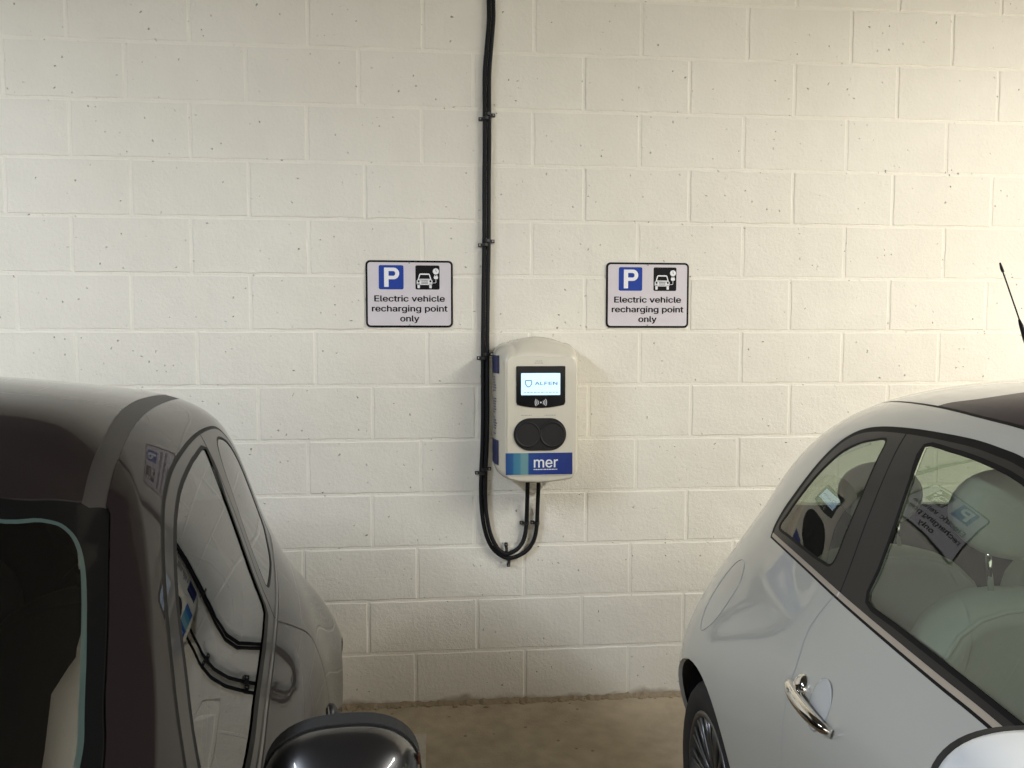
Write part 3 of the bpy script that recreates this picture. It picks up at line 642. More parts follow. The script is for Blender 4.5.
CREASE = ([4.6, 5.6, 6.0, 6.361, 6.689, 6.946, 7.166, 7.352, 7.493, 7.604], [4.9, 5.0, 5.3, 5.652, 6.094, 6.349, 6.557, 6.769, 6.928, 7.095])
SIDESEAM = ([5.35, 5.75, 6.061, 6.237, 6.495, 6.752, 7.025, 7.6], [5.6, 5.8, 6.173, 6.36, 6.568, 6.714, 6.872, 7.1])
def sstep(x, a, b):
    t = min(max((x-a)/(b-a), 0), 1); return t*t*(3-2*t)
class Surf:
    def __init__(s, var): s.F = car_net(var); s.J = s.F.shape[0]-3; s.K = s.F.shape[1]-3; s.var = var
    def pillar(s, a, b):
        """the pillar beside the windscreen is folded inwards along a crease"""
        bc = np.interp(a, *CREASE); bs_ = max(np.interp(a, *SIDESEAM), bc+.02)
        d = min(b, bs_)-bc
        if d <= 0: return 0.0
        d = d-.03 if d > .06 else d*d/.12
        return .16*.30*d*(1-sstep(a, 7.0, 7.62))*sstep(a, 4.9, 5.7)*(1-sstep(b, 7.2, 8.8))
    def full(s, a, b):
        P, n, Da, Db = s.base(a, b)
        if not s.var: return P, n, Da, Db
        k = s.pillar(a, b)
        if k <= 0 and s.pillar(a+.004, b+.004) <= 0: return P, n, Da, Db
        h = 2e-3
        Q = P-n*k
        def at(x, y): p, m, _, _ = s.base(x, y); return p-m*s.pillar(x, y)
        Da = (at(a+h, b)-Q)/h; Db = (at(a, b+h)-Q)/h
        m = np.cross(Db, Da); m = m/(np.linalg.norm(m)+1e-12)
        if m@n < 0: m = -m
        return Q, m, Da, Db
    def ev(s, a, b):
        a = min(max(a, 0), s.J); b = min(max(b, 0), s.K)
        i = min(int(a), s.J-1); k = min(int(b), s.K-1)
        return np.einsum('i,k,ikc->c', _bs(a-i), _bs(b-k), s.F[i:i+4, k:k+4])
    def base(s, a, b):
        a = min(max(a, 0), s.J); b = min(max(b, 0), s.K)
        i = min(int(a), s.J-1); k = min(int(b), s.K-1)
        G = s.F[i:i+4, k:k+4]; A, B, dA, dB = _bs(a-i), _bs(b-k), _ds(a-i), _ds(b-k)
        P = np.einsum('i,k,ikc->c', A, B, G); Da = np.einsum('i,k,ikc->c', dA, B, G); Db = np.einsum('i,k,ikc->c', A, dB, G)
        n = np.cross(Db, Da); l = np.linalg.norm(n)
        if l < 1e-9: n = np.array([1.0 if a < 4 else -1.0, 0, 0]); l = 1
        n = n/l
        if n@(P-np.array([1.2, 0, .62])) < 0: n = -n
        return P, n, Da, Db
    def inv_sh(s, S, H, a=9., b=3.):
        for _ in range(60):
            P, n, Da, Db = s.full(a, b); r = np.array([P[0]-S, P[2]-H])
            Jm = np.array([[Da[0], Db[0]], [Da[2], Db[2]]])
            try: st = np.linalg.solve(Jm.T@Jm+np.eye(2)*1e-6, Jm.T@r)
            except Exception: break
            st = np.clip(st, -.4, .4); a -= st[0]; b -= st[1]
            a = min(max(a, .05), s.J-.05); b = min(max(b, 0.02), s.K-.05)
        return a, b
    def offset(s, ab, d, sgn):
        """shift a polyline sideways in the surface by d metres"""
        out = []
        n_ = len(ab)
        for i, (a, b) in enumerate(ab):
            P, n, Da, Db = s.full(a, b)
            p0 = s.full(*ab[max(i-1, 0)])[0]; p1 = s.full(*ab[min(i+1, n_-1)])[0]; t = p1-p0; t = t/(np.linalg.norm(t)+1e-9)
            q = np.cross(n, t)*d*sgn
            Jm = np.stack([Da, Db], 1); st = np.linalg.lstsq(Jm, q, rcond=None)[0]
            out.append((a+st[0], b+st[1]))
        return out

def smooth_ab(P, closed, n=5): return [(v[0], v[1]) for v in catmull([(p[0], p[1], 0) for p in P], n, closed)]
def pip(P, x, y):
    c = False; j = len(P)-1
    for i in range(len(P)):
        xi, yi = P[i]; xj, yj = P[j]
        if (yi > y) != (yj > y) and x < (xj-xi)*(y-yi)/(yj-yi+1e-12)+xi: c = not c
        j = i
    return c

def build_shell(S, regions, seams, holes, guides=()):
    """triangulate the (a,b) domain along all outlines; returns {region: (verts, normals, faces)} for one half of the car"""
    V = []; E = []
    def add_poly(P, closed):
        b = len(V); V.extend(Vector(p) for p in P); m = len(P)
        for i in range(m if closed else m-1): E.append((b+i, b+(i+1) % m))
    J, K = S.J, S.K
    da, db = .2, .2
    border = [(a, 0) for a in np.arange(0, J+.01, da)]+[(J, b) for b in np.arange(db, K+.01, db)]+[(a, K) for a in np.arange(J-da, -.01, -da)]+[(0, b) for b in np.arange(K-db, .01, -db)]
    add_poly([(float(min(max(a, 0), J)), float(min(max(b, 0), K))) for a, b in border], True)
    clampab = lambda P: [(min(max(a, 0), J), min(max(b, 0), K)) for a, b in P]
    for nm, P in regions:
        if max(b for a, b in P) > 0: add_poly(clampab(P), True)
    for P in holes: add_poly(clampab(P), True)
    for P in guides:
        for d in (-.004, .0, .03, .06): add_poly([(a, b+d) for a, b in P], False)
    strips = []
    for nm, P, wd in seams:
        l = clampab(S.offset(P, wd/2, 1)); r = clampab(S.offset(P, wd/2, -1))
        poly = l+r[::-1]; strips.append((nm, P, wd, poly))
        add_poly(l, False); add_poly(r, False)
    for a in np.arange(da, J-.01, da):
        for b in np.arange(db, K-.01, db): V.append(Vector((float(a), float(b))))
    r = delaunay_2d_cdt(V, E, [], 0, 1e-5)
    vs, fs = r[0], r[2]
    P3 = []; N3 = []
    for v in vs:
        P, n, _, _ = S.full(v[0], v[1]); P3.append(P); N3.append(n)
    P3 = np.array(P3); N3 = np.array(N3)
    segs = [(nm, wd, np.array([S.full(*p)[0] for p in P])) for nm, P, wd, poly in strips]
    out = {}
    for f in fs:
        ca = sum(vs[i][0] for i in f)/3; cb = sum(vs[i][1] for i in f)/3
        if any(pip(h, ca, cb) for h in holes): continue
        c3 = P3[list(f)].mean(0); name = None
        for nm, wd, Q in segs:
            d0 = Q[:-1]; d1 = Q[1:]; e = d1-d0; L2 = (e*e).sum(1)+1e-12
            t = np.clip(((c3-d0)*e).sum(1)/L2, 0, 1); dd = np.sqrt((((d0+e*t[:, None])-c3)**2).sum(1)).min()
            if dd < wd/2*1.02: name = nm; break
        if name is None:
            for nm, P in regions:
                if pip(P, ca, cb): name = nm; break
        if name is None: name = 'body_shell'
        out.setdefault(name, []).append(tuple(f))
    return P3, N3, out

def part_mesh(name, P3, N3, faces, m, parent, side, offset=0.0, both=False, thick=0.0):
    """side: +1 / -1 mirrors the half; both: join both halves into one sheet"""
    V = []; NN = []; F = []
    for sg in ((1, -1) if both else (side,)):
        mp = {}
        for f in faces:
            idx = []
            for i in f:
                if i not in mp:
                    mp[i] = len(V); p = P3[i]+N3[i]*offset; n = N3[i]
                    y = 0.0 if (both and abs(p[1]) < 1e-6) else p[1]*sg
                    V.append((y, -p[0], p[2])); NN.append((n[1]*sg, -n[0], n[2]))
                idx.append(mp[i])
            a, b, c = (Vector(V[i]) for i in idx); g = (b-a).cross(c-a)
            nn = Vector(NN[idx[0]])+Vector(NN[idx[1]])+Vector(NN[idx[2]])
            if g.dot(nn) < 0: idx = idx[::-1]
            F.append(idx)
    if thick:   # turn the rim inward so that the edge has depth
        cnt = {}
        for f in F:
            for i in range(3):
                e = (f[i], f[(i+1) % 3]); k = tuple(sorted(e)); cnt.setdefault(k, []).append(e)
        rim = {}
        for k, l in cnt.items():
            if len(l) == 1:
                e = l[0]; va, vb = Vector(V[e[0]]), Vector(V[e[1]])
                if both and abs(va.x) < 1e-5 and abs(vb.x) < 1e-5: continue
                q = []
                for i in e:
                    if i not in rim:
                        rim[i] = len(V); p = Vector(V[i]); n = Vector(NN[i]); V.append(tuple(p-n*thick)); NN.append(tuple(n))
                    q.append(rim[i])
                F.append([e[0], q[0], q[1], e[1]][::-1] if False else [e[1], e[0], q[0], q[1]])
    me = bpy.data.meshes.new(name); me.from_pydata(V, [], F); me.update()
    for p in me.polygons: p.use_smooth = True
    me.normals_split_custom_set_from_vertices([tuple(n) for n in NN])
    o = bpy.data.objects.new(name, me); return finish(o, name, parent, m)

def lathe(bm, prof, x0, axis='x', seg=40, center=(0, 0, 0)):
    prev = None
    for r, x in prof:
        ring = [bm.verts.new((center[0]+x, center[1]+r*cos(2*pi*k/seg), center[2]+r*sin(2*pi*k/seg))) for k in range(seg)]
        if prev:
            for k in range(seg): bm.faces.new((prev[k], prev[(k+1) % seg], ring[(k+1) % seg], ring[k]))
        prev = ring
def make_wheel(parent, s, w, side, R=.287, rr=.196):
    """axle along local x; outer face towards side*x"""
    o = empty('wheel', (side*w, -s, R)); o.parent = parent
    bm = bmesh.new(); x = side
    prof = [(rr-.012, x*.035), (rr, x*.048), (rr+.012, x*.052), (rr+.05, x*.060), (R-.022, x*.052), (R-.006, x*.036), (R, x*.015), (R, -x*.07), (R-.02, -x*.10), (rr+.04, -x*.115), (rr, -x*.10), (rr-.012, -x*.10)]
    lathe(bm, prof, 0); obj('tyre', bm, M['tyre'], o, smooth=True)
    bm = bmesh.new()
    lathe(bm, [(rr+.004, x*.040), (rr+.006, x*.050), (rr-.002, x*.054), (rr-.010, x*.050), (rr-.016, x*.03), (rr-.020, -x*.06), (.05, -x*.06)], 0)
    lathe(bm, [(.0001, x*.046), (.026, x*.045), (.034, x*.040), (.040, x*.02), (.05, x*.0)], 0, seg=24)
    nsp = 14
    for k in range(nsp):
        a = 2*pi*k/nsp; 
        for da in (-.075, .075):
            pa = [(x*.028, .034, a+da*.4), (x*.036, .09, a+da*.7), (x*.042, .14, a+da), (x*.044, rr-.008, a+da*1.15)]
            add_tube(bm, [(q, r*cos(t), r*sin(t)) for q, r, t in pa], [(.0045, .007), (.0045, .0065), (.0045, .006), (.0045, .007)], 6)
    obj('rim', bm, M['alloy'], o, smooth=True)
    return o

def ellipsoid_shell(cx, cy, cz, rx, ry, rz, n=24, m=14, pw=2.6, front=1.0):
    """rounded cowl: full bulge towards +front, nearly flat towards the back"""
    V = []; F = []
    for j in range(m+1):
        th = (pi*.5)*j/m
        for i in range(n):
            ph = 2*pi*i/n
            c, s_ = cos(ph), sin(ph)
            k = (abs(c)**pw+abs(s_)**pw)**(-1/pw)
            r = sin(th)**.85
            V.append((cx+rx*r*k*c, cy-front*ry*cos(th), cz+rz*r*k*s_))
    for j in range(m):
        for i in range(n): F.append((j*n+i, j*n+(i+1) % n, (j+1)*n+(i+1) % n, (j+1)*n+i))
    # short rear skirt
    b = len(V)
    for i in range(n):
        ph = 2*pi*i/n; c, s_ = cos(ph), sin(ph); k = (abs(c)**pw+abs(s_)**pw)**(-1/pw)
        V.append((cx+rx*.97*k*c, cy+front*.002, cz+rz*.97*k*s_))
    for i in range(n): F.append((m*n+i, m*n+(i+1) % n, b+(i+1) % n, b+i))
    return V, F, b, n

def seat(parent, w, s, h, m, head=True, wid=.27, label='front_seat', lean=.20):
    t = empty(label, (w, -s, 0)); t.parent = parent
    bm = bmesh.new()
    # backrest: rounded slab leaning backwards (towards +y = rear)
    n = 30
    out = []
    for k in range(n):
        a = 2*pi*k/n; c, q = cos(a), sin(a); kk = (abs(c)**2.7+abs(q)**2.7)**(-1/2.7)
        zz = (h-.52)/2*kk*q+(h+.52)/2-.02; ww = wid*kk*c
        out.append((ww, zz))
    rings = []
    for yy, sc in ((-.055, .80), (-.075, .90), (-.06, .975), (-.02, 1.0), (.04, .97), (.07, .85)):
        ring = []
        for ww, zz in out:
            z = (zz-(h+.5)/2)*sc+(h+.5)/2
            ring.append(bm.verts.new((ww*sc, yy+(z-.5)*lean, z)))
        rings.append(ring)
    for a, b in zip(rings, rings[1:]):
        for k in range(n): bm.faces.new((a[k], a[(k+1) % n], b[(k+1) % n], b[k]))
    bm.faces.new(rings[0]); bm.faces.new(rings[-1][::-1])
    obj('backrest', bm, m, t, smooth=True)
    bm = bmesh.new(); ring = [(ww*.93, -.070+(((zz-(h+.5)/2)*.93+(h+.5)/2)-.5)*lean, (zz-(h+.5)/2)*.93+(h+.5)/2) for ww, zz in out]
    add_tube(bm, ring+[ring[0]], .005, 6, cap=False); obj('piping', bm, m, t, smooth=True)
    bm = bmesh.new(); add_box(bm, (0, -.24, .43), (wid*1.9, .50, .17)); obj('cushion', bm, m, t, bevel=.06, smooth=True)
    if head:
        hz = h+.125; hy = (hz-.5)*lean
        bm = bmesh.new()
        rings = []; n = 30
        for yy, sc in ((-.055, .0), (-.054, .45), (-.048, .78), (-.03, .96), (0, 1.0), (.03, .93), (.042, .6), (.045, .0)):
            rings.append([bm.verts.new((.118*max(sc, .01)*cos(2*pi*k/n), hy+yy-.0, hz+.092*max(sc, .01)*sin(2*pi*k/n))) for k in range(n)])
        for a, b in zip(rings, rings[1:]):
            for k in range(n): bm.faces.new((a[k], a[(k+1) % n], b[(k+1) % n], b[k]))
        bm.faces.new(rings[0]); bm.faces.new(rings[-1][::-1])
        obj('headrest', bm, m, t, smooth=True)
        for sx in (-.05, .05):
            bm = bmesh.new(); add_tube(bm, [(sx, hy-.03, h-.05), (sx, hy-.005, hz-.03)], .006, 8); obj('headrest_rod', bm, M['chrome'], t, smooth=True)
    return t

def make_car(name, pose, side, var, mp, label):
    """side: which flank faces the charger bay"""
    X, Y, yaw = pose
    car = empty(name, (X, Y, 0), yaw); tag(car, label, 'car')
    S = Surf(var)
    if var == 0:
        belt = [(6.4, 4.93), (7.0, 4.94), (7.578, 4.955), (7.941, 4.944), (8.642, 4.939), (9.019, 4.94), (9.469, 4.944), (10.028, 4.939), (10.497, 4.935)]
        FO = [(10.524, 5.119), (10.447, 5.399), (10.29, 5.742), (10.178, 6.036), (10.104, 6.267), (10.026, 6.487), (9.923, 6.679), (9.754, 6.825), (9.49, 6.894), (9.096, 6.911), (8.7, 6.9), (8.427, 6.887), (8.206, 6.857), (7.995, 6.818), (7.6, 6.68), (7.2, 6.38), (6.85, 5.95), (6.6, 5.45)]
        chrome_top = [(p[0], p[1]+.075) for p in belt]
        QG = [(10.396, 5.144), (10.309, 5.411), (10.152, 5.772), (10.024, 6.074), (9.922, 6.296), (9.8, 6.497), (9.627, 6.642), (9.448, 6.718), (9.274, 6.746), (9.227, 6.469), (9.201, 6.056), (9.205, 5.597), (9.214, 5.222), (9.38, 5.159), (9.685, 5.141), (10.094, 5.133)]
        DG = [(8.826, 6.76), (8.568, 6.767), (8.271, 6.736), (7.925, 6.666), (7.626, 6.506), (7.25, 6.2), (6.95, 5.8), (6.75, 5.4), (6.7, 5.18), (7.2, 5.13), (7.834, 5.122), (8.354, 5.116), (8.676, 5.13), (8.706, 5.479), (8.736, 5.948), (8.78, 6.409)]
        ditch = [(6.93, 6.95), (7.4, 7.05), (7.8, 7.11), (8.156, 7.166), (8.545, 7.233), (9.027, 7.361), (9.634, 7.505), (10.38, 7.68), (10.9, 7.85), (11.3, 8.1)]
        pil = [(9.096, 6.911), (9.046, 6.314), (9.016, 5.632), (8.977, 5.064), (8.962, 4.942)]
    else:
        belt = [(6.2, 4.38), (6.6, 4.44), (7.168, 4.524), (7.618, 4.62), (8.204, 4.715), (8.729, 4.788), (9.3, 4.88), (9.9, 4.97)]
        FO = [(10.0, 5.1), (10.08, 5.4), (10.12, 5.7), (10.10, 6.061), (10.04, 6.379), (9.90, 6.66), (9.649, 6.831), (9.01, 6.838), (8.231, 6.725), (7.782, 6.634), (7.398, 6.483), (6.98, 6.172), (6.709, 5.771), (6.541, 5.281), (6.36, 4.85)]
        chrome_top = [(p[0], p[1]+.05) for p in belt]
        QG = [(9.407, 6.667), (9.76, 6.582), (9.90, 6.35), (9.95, 6.03), (9.93, 5.6), (9.80, 5.25), (9.5, 5.10), (9.228, 5.01), (8.894, 4.99), (8.68, 5.02), (8.72, 5.256), (8.838, 5.83), (9.068, 6.377)]
        DG = [(8.891, 6.634), (8.498, 6.625), (8.28, 6.592), (7.828, 6.498), (7.43, 6.33), (7.073, 6.045), (6.85, 5.657), (6.707, 5.274), (6.62, 4.8), (6.927, 4.672), (7.24, 4.696), (7.51, 4.768), (7.887, 4.837), (8.216, 4.902), (8.397, 4.995), (8.522, 5.504), (8.653, 6.111)]
        ditch = [(7.09, 6.903), (7.303, 7.017), (7.511, 7.082), (8.035, 7.223), (8.635, 7.376), (9.2, 7.50), (9.8, 7.60), (10.4, 7.72), (10.9, 7.85), (11.3, 8.1)]
        pil = [(8.98, 6.825), (8.778, 6.219), (8.622, 5.432), (8.506, 4.991), (8.422, 4.8)]
    roofline = [(11.3, 8.1), (11.35, 9), (11.35, 10)]
    header = [(6.70, 10), (6.70, 8.8), (6.746, 7.768), (6.912, 7.247), (7.088, 6.883)]
    wsideo = [(7.1, 6.857), (6.899, 6.71), (6.686, 6.544), (6.365, 6.245), (6.18, 6.037), (5.75, 5.72), (5.35, 5.6)]
    cowl = [(5.35, 5.6), (5.05, 6.4), (4.92, 7.4), (4.85, 8.6), (4.82, 10)]
    inner = [(6.58, 10), (6.58, 8.7), (6.632, 7.72), (6.745, 7.326), (6.79, 7.112), (6.759, 6.914), (6.591, 6.689), (6.282, 6.376), (6.103, 6.225), (5.65, 6.1), (5.45, 6.05), (5.3, 6.5), (5.22, 7.4), (5.16, 8.6), (5.12, 10)]
    if var == 0: seam = [(9.019, 4.92), (9.069, 4.647), (9.082, 4.391), (9.034, 4.125), (9.013, 3.889), (9.001, 3.642), (8.975, 3.435), (8.922, 3.035), (8.88, 2.2), (8.75, 1.6), (8.55, 1.15), (8.2, 1.0)]
    else: seam = [(8.417, 4.763), (8.686, 4.432), (8.947, 4.069), (8.93, 3.68), (8.866, 3.5), (8.771, 3.134), (8.88, 2.2), (8.75, 1.6), (8.55, 1.15), (8.2, 1.0)]
    seamf = [(8.2, 1.0), (7.4, 1.0), (6.7, 1.0), (6.35, 1.25), (6.2, 2.0), (6.15, 3.0), (6.15, 3.9), (6.22, 4.4)]+([(6.4, 4.93)] if var == 0 else [])
    def arch(s0, r, hc=.30):
        P = []; g = S.inv_sh(s0, hc+r, 11 if s0 < 1 else 4, 3)
        for k in range(0, 33):
            a = -.62+(pi+1.24)*k/32
            g = S.inv_sh(s0+r*cos(a), hc+r*sin(a), *g) if k else S.inv_sh(s0+r*cos(a), hc+r*sin(a), 10 if s0 < 1 else 4.2, 1.0)
            P.append(g)
        return P
    def arch2(s0, r, hc=.30):
        P = []
        for k in range(33):
            a = 2*pi*k/33; P.append(S.inv_sh(s0+r*cos(a), max(hc+r*sin(a), .10), 10.8 if s0 < 1 else 4.0, 2.))
        return P
    holes = []
    for s0 in (0.0, 2.3):
        P = []
        for k in range(29):
            a = -.35+(pi+.70)*k/28
            P.append(S.inv_sh(s0+.338*cos(a), .295+.338*sin(a), 10.6 if s0 < 1 else 4.0, 2.0))
        e0, e1 = P[0], P[-1]
        P = [(e0[0], -.1)]+P+[(e1[0], -.1)]; holes.append(P)
    sm = lambda P, c=False, n=5: smooth_ab(P, c, n)
    crease = [(a, b) for a, b in zip(*CREASE)][1:]
    belt_s = sm(belt); top_s = sm(chrome_top); FO_s = sm([belt[-1]]+FO+[belt[0]])
    frame = belt_s+FO_s[1:-1]
    chrome = belt_s+top_s[::-1]
    QGs = sm(QG, True); DGs = sm(DG, True)
    w_out = sm(header)[:-1]+sm(wsideo)+sm(cowl)[1:]
    w_in = sm(inner)
    guides = [sm(crease)] if var else []
    dit_s = sm(ditch); 
    roof = dit_s+sm(roofline)[1:]+sm(header)[:-1]
    door = sm(seam)+sm(seamf)[1:]+([] if False else belt_s[1:-1] if var == 0 else belt_s[1:])
    if var: 
        door = sm(seam)+sm(seamf)[1:]+[p for p in belt_s if 6.2 <= p[0] < 8.28]
    else:
        door = sm(seam)+sm(seamf)[1:]+[p for p in belt_s if 6.45 < p[0] < 8.9]
    rglass = ([p for p in dit_s if p[0] < 9.08]+sm([(9.10, 7.39), (9.02, 7.49), (8.88, 7.57), (8.78, 7.64), (8.64, 7.79), (8.5, 8.02), (8.42, 8.5), (8.4, 10)])+sm(header)[:-1]) if var == 0 else [(0, -3), (1, -3), (1, -2)]  # rear edge traces the mirrored wall; paler roof behind paints that reflection
    bon = sm([(4.78, 10), (4.8, 8.6), (4.85, 7.4), (4.95, 6.4), (4.95, 5.75), (4.2, 5.3), (3.2, 5.1), (2.4, 5.1), (1.6, 5.4), (1.2, 6.5), (1.1, 8), (1.1, 10)])
    rg = sm([(15.0, 5.2), (13.6, 5.25), (12.75, 5.35), (12.5, 5.8), (12.55, 6.8), (12.9, 7.8), (13.6, 8.3), (15.0, 8.4)])
    tl = sm([(12.75, 3.2), (12.35, 3.3), (12.3, 4.0), (12.45, 4.7), (12.75, 4.75), (13.0, 4.2), (13.0, 3.5)], True)
    hl = sm([(2.3, 4.4), (1.9, 4.3), (1.7, 4.8), (1.8, 5.4), (2.2, 5.5), (2.6, 5.2), (2.6, 4.7)], True)
    regions = [('quarter_window', QGs), ('door_window', DGs), ('belt_trim', chrome), ('window_frame', frame),
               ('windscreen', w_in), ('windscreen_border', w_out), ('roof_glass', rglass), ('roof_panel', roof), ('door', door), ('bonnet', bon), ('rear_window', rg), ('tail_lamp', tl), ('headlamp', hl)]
    seams = [('gap', sm(seam)+sm(seamf)[1:], .0055), ('rubber', FO_s, .016 if var == 0 else .009), ('rubber', sm([DG[-1]]+DG+[DG[0]], False, 3), .010), ('rubber', QGs+[QGs[0]], .007),
             ('rubber', sm(pil), .004), ('rubber', belt_s, .006)]
    if var == 0:
        fuel = sm([(11.04, 3.31), (10.89, 3.36), (10.72, 3.6), (10.65, 4.0), (10.70, 4.2), (10.89, 4.36), (11.12, 4.25), (11.24, 3.95), (11.22, 3.55)], True)
        seams += [('rubber', dit_s, .007)]
    else:
        seams += [('ditch', S.offset(dit_s, .015, 1), .034), ('edge', w_in, .007)]
    seams += [('wgap', sm(header)+sm(wsideo)[1:], .004)]
    P3, N3, out = build_shell(S, regions, seams, holes, guides)
    pm = lambda nm, key, m, sd, **k: part_mesh(nm, P3, N3, out[key], m, car, sd, **k) if key in out else None
    pm('body_shell', 'body_shell', mp['paint'], 1, both=True, thick=.012)
    pm('windscreen_gap', 'wgap', mp['gap'], 1, both=True, offset=-.003)
    for sd in (1, -1): pm('door_gap', 'gap', mp['gap'], sd, offset=-.003)
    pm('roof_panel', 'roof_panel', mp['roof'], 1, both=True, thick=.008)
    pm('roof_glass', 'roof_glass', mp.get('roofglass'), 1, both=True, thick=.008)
    pm('bonnet', 'bonnet', mp['paint'], 1, both=True, thick=.01)
    ws = pm('windscreen', 'windscreen', mp['glass'], 1, both=True); pm('windscreen_border', 'windscreen_border', mp['frit'], 1, both=True)
    if 'edge' in out: pm('windscreen_edge', 'edge', mp['edge'], 1, both=True)
    pm('rear_window', 'rear_window', mp['glass'], 1, both=True)
    for sd in (1, -1):
        pm('quarter_window', 'quarter_window', mp['glass'], sd, offset=-.0015)
        d = pm('door', 'door', mp['paint'], sd, thick=.012)
        pm('door_window', 'door_window', mp['glass'], sd, offset=-.003)
        pm('window_frame', 'window_frame', mp['frame'], sd, thick=.006)
        pm('window_seal', 'rubber', M['black_rubber'], sd, offset=-.0005)
        b_ = pm('belt_trim', 'belt_trim', mp['trim'], sd, offset=.002, thick=.006)
        if 'ditch' in out: pm('roof_strip', 'ditch', mp['strip'], sd, offset=-.001)
        pm('tail_lamp', 'tail_lamp', M['red_lamp'], sd, offset=.004, thick=.006)
        pm('headlamp', 'headlamp', M['clear_lamp'], sd, offset=.004, thick=.006)
        # door handle
        a0, b0 = (8.93, 3.87) if True else (0, 0)
        H = []
        for k in range(13):
            t = k/12; a = 8.955-(8.955-8.40)*t; bb = mp['hb']-.03*t
            P, n, Da, Db = S.full(a, bb)
            lift = mp['hlift']*sin(pi*min(max(t, .0), 1))**.5+.004
            q = P+n*lift; H.append((q[1]*sd, -q[0], q[2]))
        rad = [(.008+.006*sin(pi*k/12)**.6, .011+.006*sin(pi*k/12)**.5) for k in range(13)]
        bm = bmesh.new(); add_tube(bm, H, rad, 14); hd = obj('door_handle', bm, mp['handle'], d, smooth=True)
        P, n, _, _ = S.full(8.87, mp['hb']+.03); bm = bmesh.new()
        bmesh.ops.create_uvsphere(bm, u_segments=16, v_segments=10, radius=1)
        rm = Vector((n[1]*sd, -n[0], n[2])).to_track_quat('Z', 'Y').to_matrix().to_4x4()
        bmesh.ops.transform(bm, matrix=Matrix.Translation((P[1]*sd, -P[0], P[2])) @ rm @ Matrix.Diagonal((.024, .030, .016, 1)), verts=bm.verts)
        obj('lock_cover', bm, mp['handle'], d, smooth=True)
        # recess behind the handle
        P, n, _, _ = S.full(8.62, mp['hb']+.07); bm = bmesh.new(); bmesh.ops.create_uvsphere(bm, u_segments=20, v_segments=12, radius=1)
        rm = Vector((n[1]*sd, -n[0], n[2])).to_track_quat('Z', 'Y').to_matrix().to_4x4()
        bmesh.ops.transform(bm, matrix=Matrix.Translation((P[1]*sd, -P[0], P[2])) @ rm @ Matrix.Diagonal((.040, .052, .0035, 1)), verts=bm.verts)
        obj('handle_recess', bm, mp['recess'], d, smooth=True)
        # door mirror
        ms, mw, mh, rx, ry, rz = mp['mirror']
        V, F, b, n_ = ellipsoid_shell(sd*mw, -ms, mh, rx, .085, rz, n=64, m=20); mflip = True
        F = [f[::-1] for f in F] if mflip else F
        mi = rawmesh('door_mirror', V, F, mp['mirror_paint'], car, smooth=True)
        V2 = []; F2 = []
        for i in range(n_):
            ph = 2*pi*i/n_; c, s_ = cos(ph), sin(ph); k = (abs(c)**2.6+abs(s_)**2.6)**(-1/2.6)
            V2.append((sd*mw+rx*mp['bz']*k*c, -ms+.003, mh+rz*mp['bz']*k*s_))
            V2.append((sd*mw+rx*mp['bz']*k*c, -ms+mp['bd'], mh+rz*mp['bz']*k*s_))
        for i in range(n_): F2.append((2*i, 2*((i+1) % n_), 2*((i+1) % n_)+1, 2*i+1))
        F2.append([2*i+1 for i in range(n_)]); F2.append([2*i for i in range(n_)][::-1])
        rawmesh('mirror_bezel', V2, F2, mp['bezel'], mi)
        V2 = [(sd*mw+rx*.88*cos(2*pi*i/n_), -ms+mp['bd']+.0015, mh+rz*.86*sin(2*pi*i/n_)) for i in range(n_)]
        rawmesh('mirror_glass', V2, [list(range(n_))], M['mirrorglass'], mi)
        bm = bmesh.new(); add_tube(bm, [(sd*(mw-rx*.7), -ms+.01, mh-rz*.55), (sd*(mw-rx*1.15), -ms+.0, mh-rz*.75), (sd*.74, -ms-.01, mh-rz*.8)], [(.03, .025), (.03, .02), (.035, .022)], 12)
        obj('mirror_arm', bm, M['black_plastic'], mi, smooth=True)
    if var == 0:
        # fuel flap on the flank by the wall
        sg = -1
        ring = [S.full(*p) for p in fuel]
        bm = bmesh.new(); pts = [(P[1]*sg+n[1]*sg*.0006, -P[0]-n[0]*.0006, P[2]+n[2]*.0006) for P, n, _, _ in ring]
        add_tube(bm, pts+[pts[0]], .0009, 6, cap=False)
        o = obj('fuel_flap_gap', bm, mp['recess'], car, smooth=True)
    if mp.get('indicator'):
        for sd in (1, -1):
            ms, mw, mh, rx, ry, rz = mp['mirror']
            bm = bmesh.new(); add_box(bm, (sd*(mw+rx*.97), -ms-.008, mh+rz*.42), (.005, .010, .016)); obj('indicator_lamp', bm, M['orange'], car, bevel=.002)
    for s0 in (0, 2.3):
        for sd in (1, -1):
            make_wheel(car, s0, .772, sd)
            bm = bmesh.new()
            prev = None
            for k in range(25):
                a = -.35+(pi+.7)*k/24; yy = -(s0+.343*cos(a)); zz = .295+.343*sin(a)
                r = [bm.verts.new((sd*.50, yy, zz)), bm.verts.new((sd*.80, yy, zz))]
                if prev: bm.faces.new((prev[0], prev[1], r[1], r[0]))
                prev = r
            c = [bm.verts.new((sd*.50, -(s0+.36*cos(a)), .295+.36*sin(a))) for a in [2*pi*k/24 for k in range(24)]]; bm.faces.new(c)
            obj('wheel_arch_liner', bm, M['dark'], car)
    # floor pan, dashboard, steering wheel, seats, number plate, aerial
    bm = bmesh.new(); add_box(bm, (0, -1.15, .22), (1.28, 3.2, .05)); obj('floor_pan', bm, M['dark'], car)
    bm = bmesh.new(); add_box(bm, (0, -1.62, .80), (1.34, .30, .22)); obj('dashboard', bm, mp['dash'], car, bevel=.06, smooth=True)
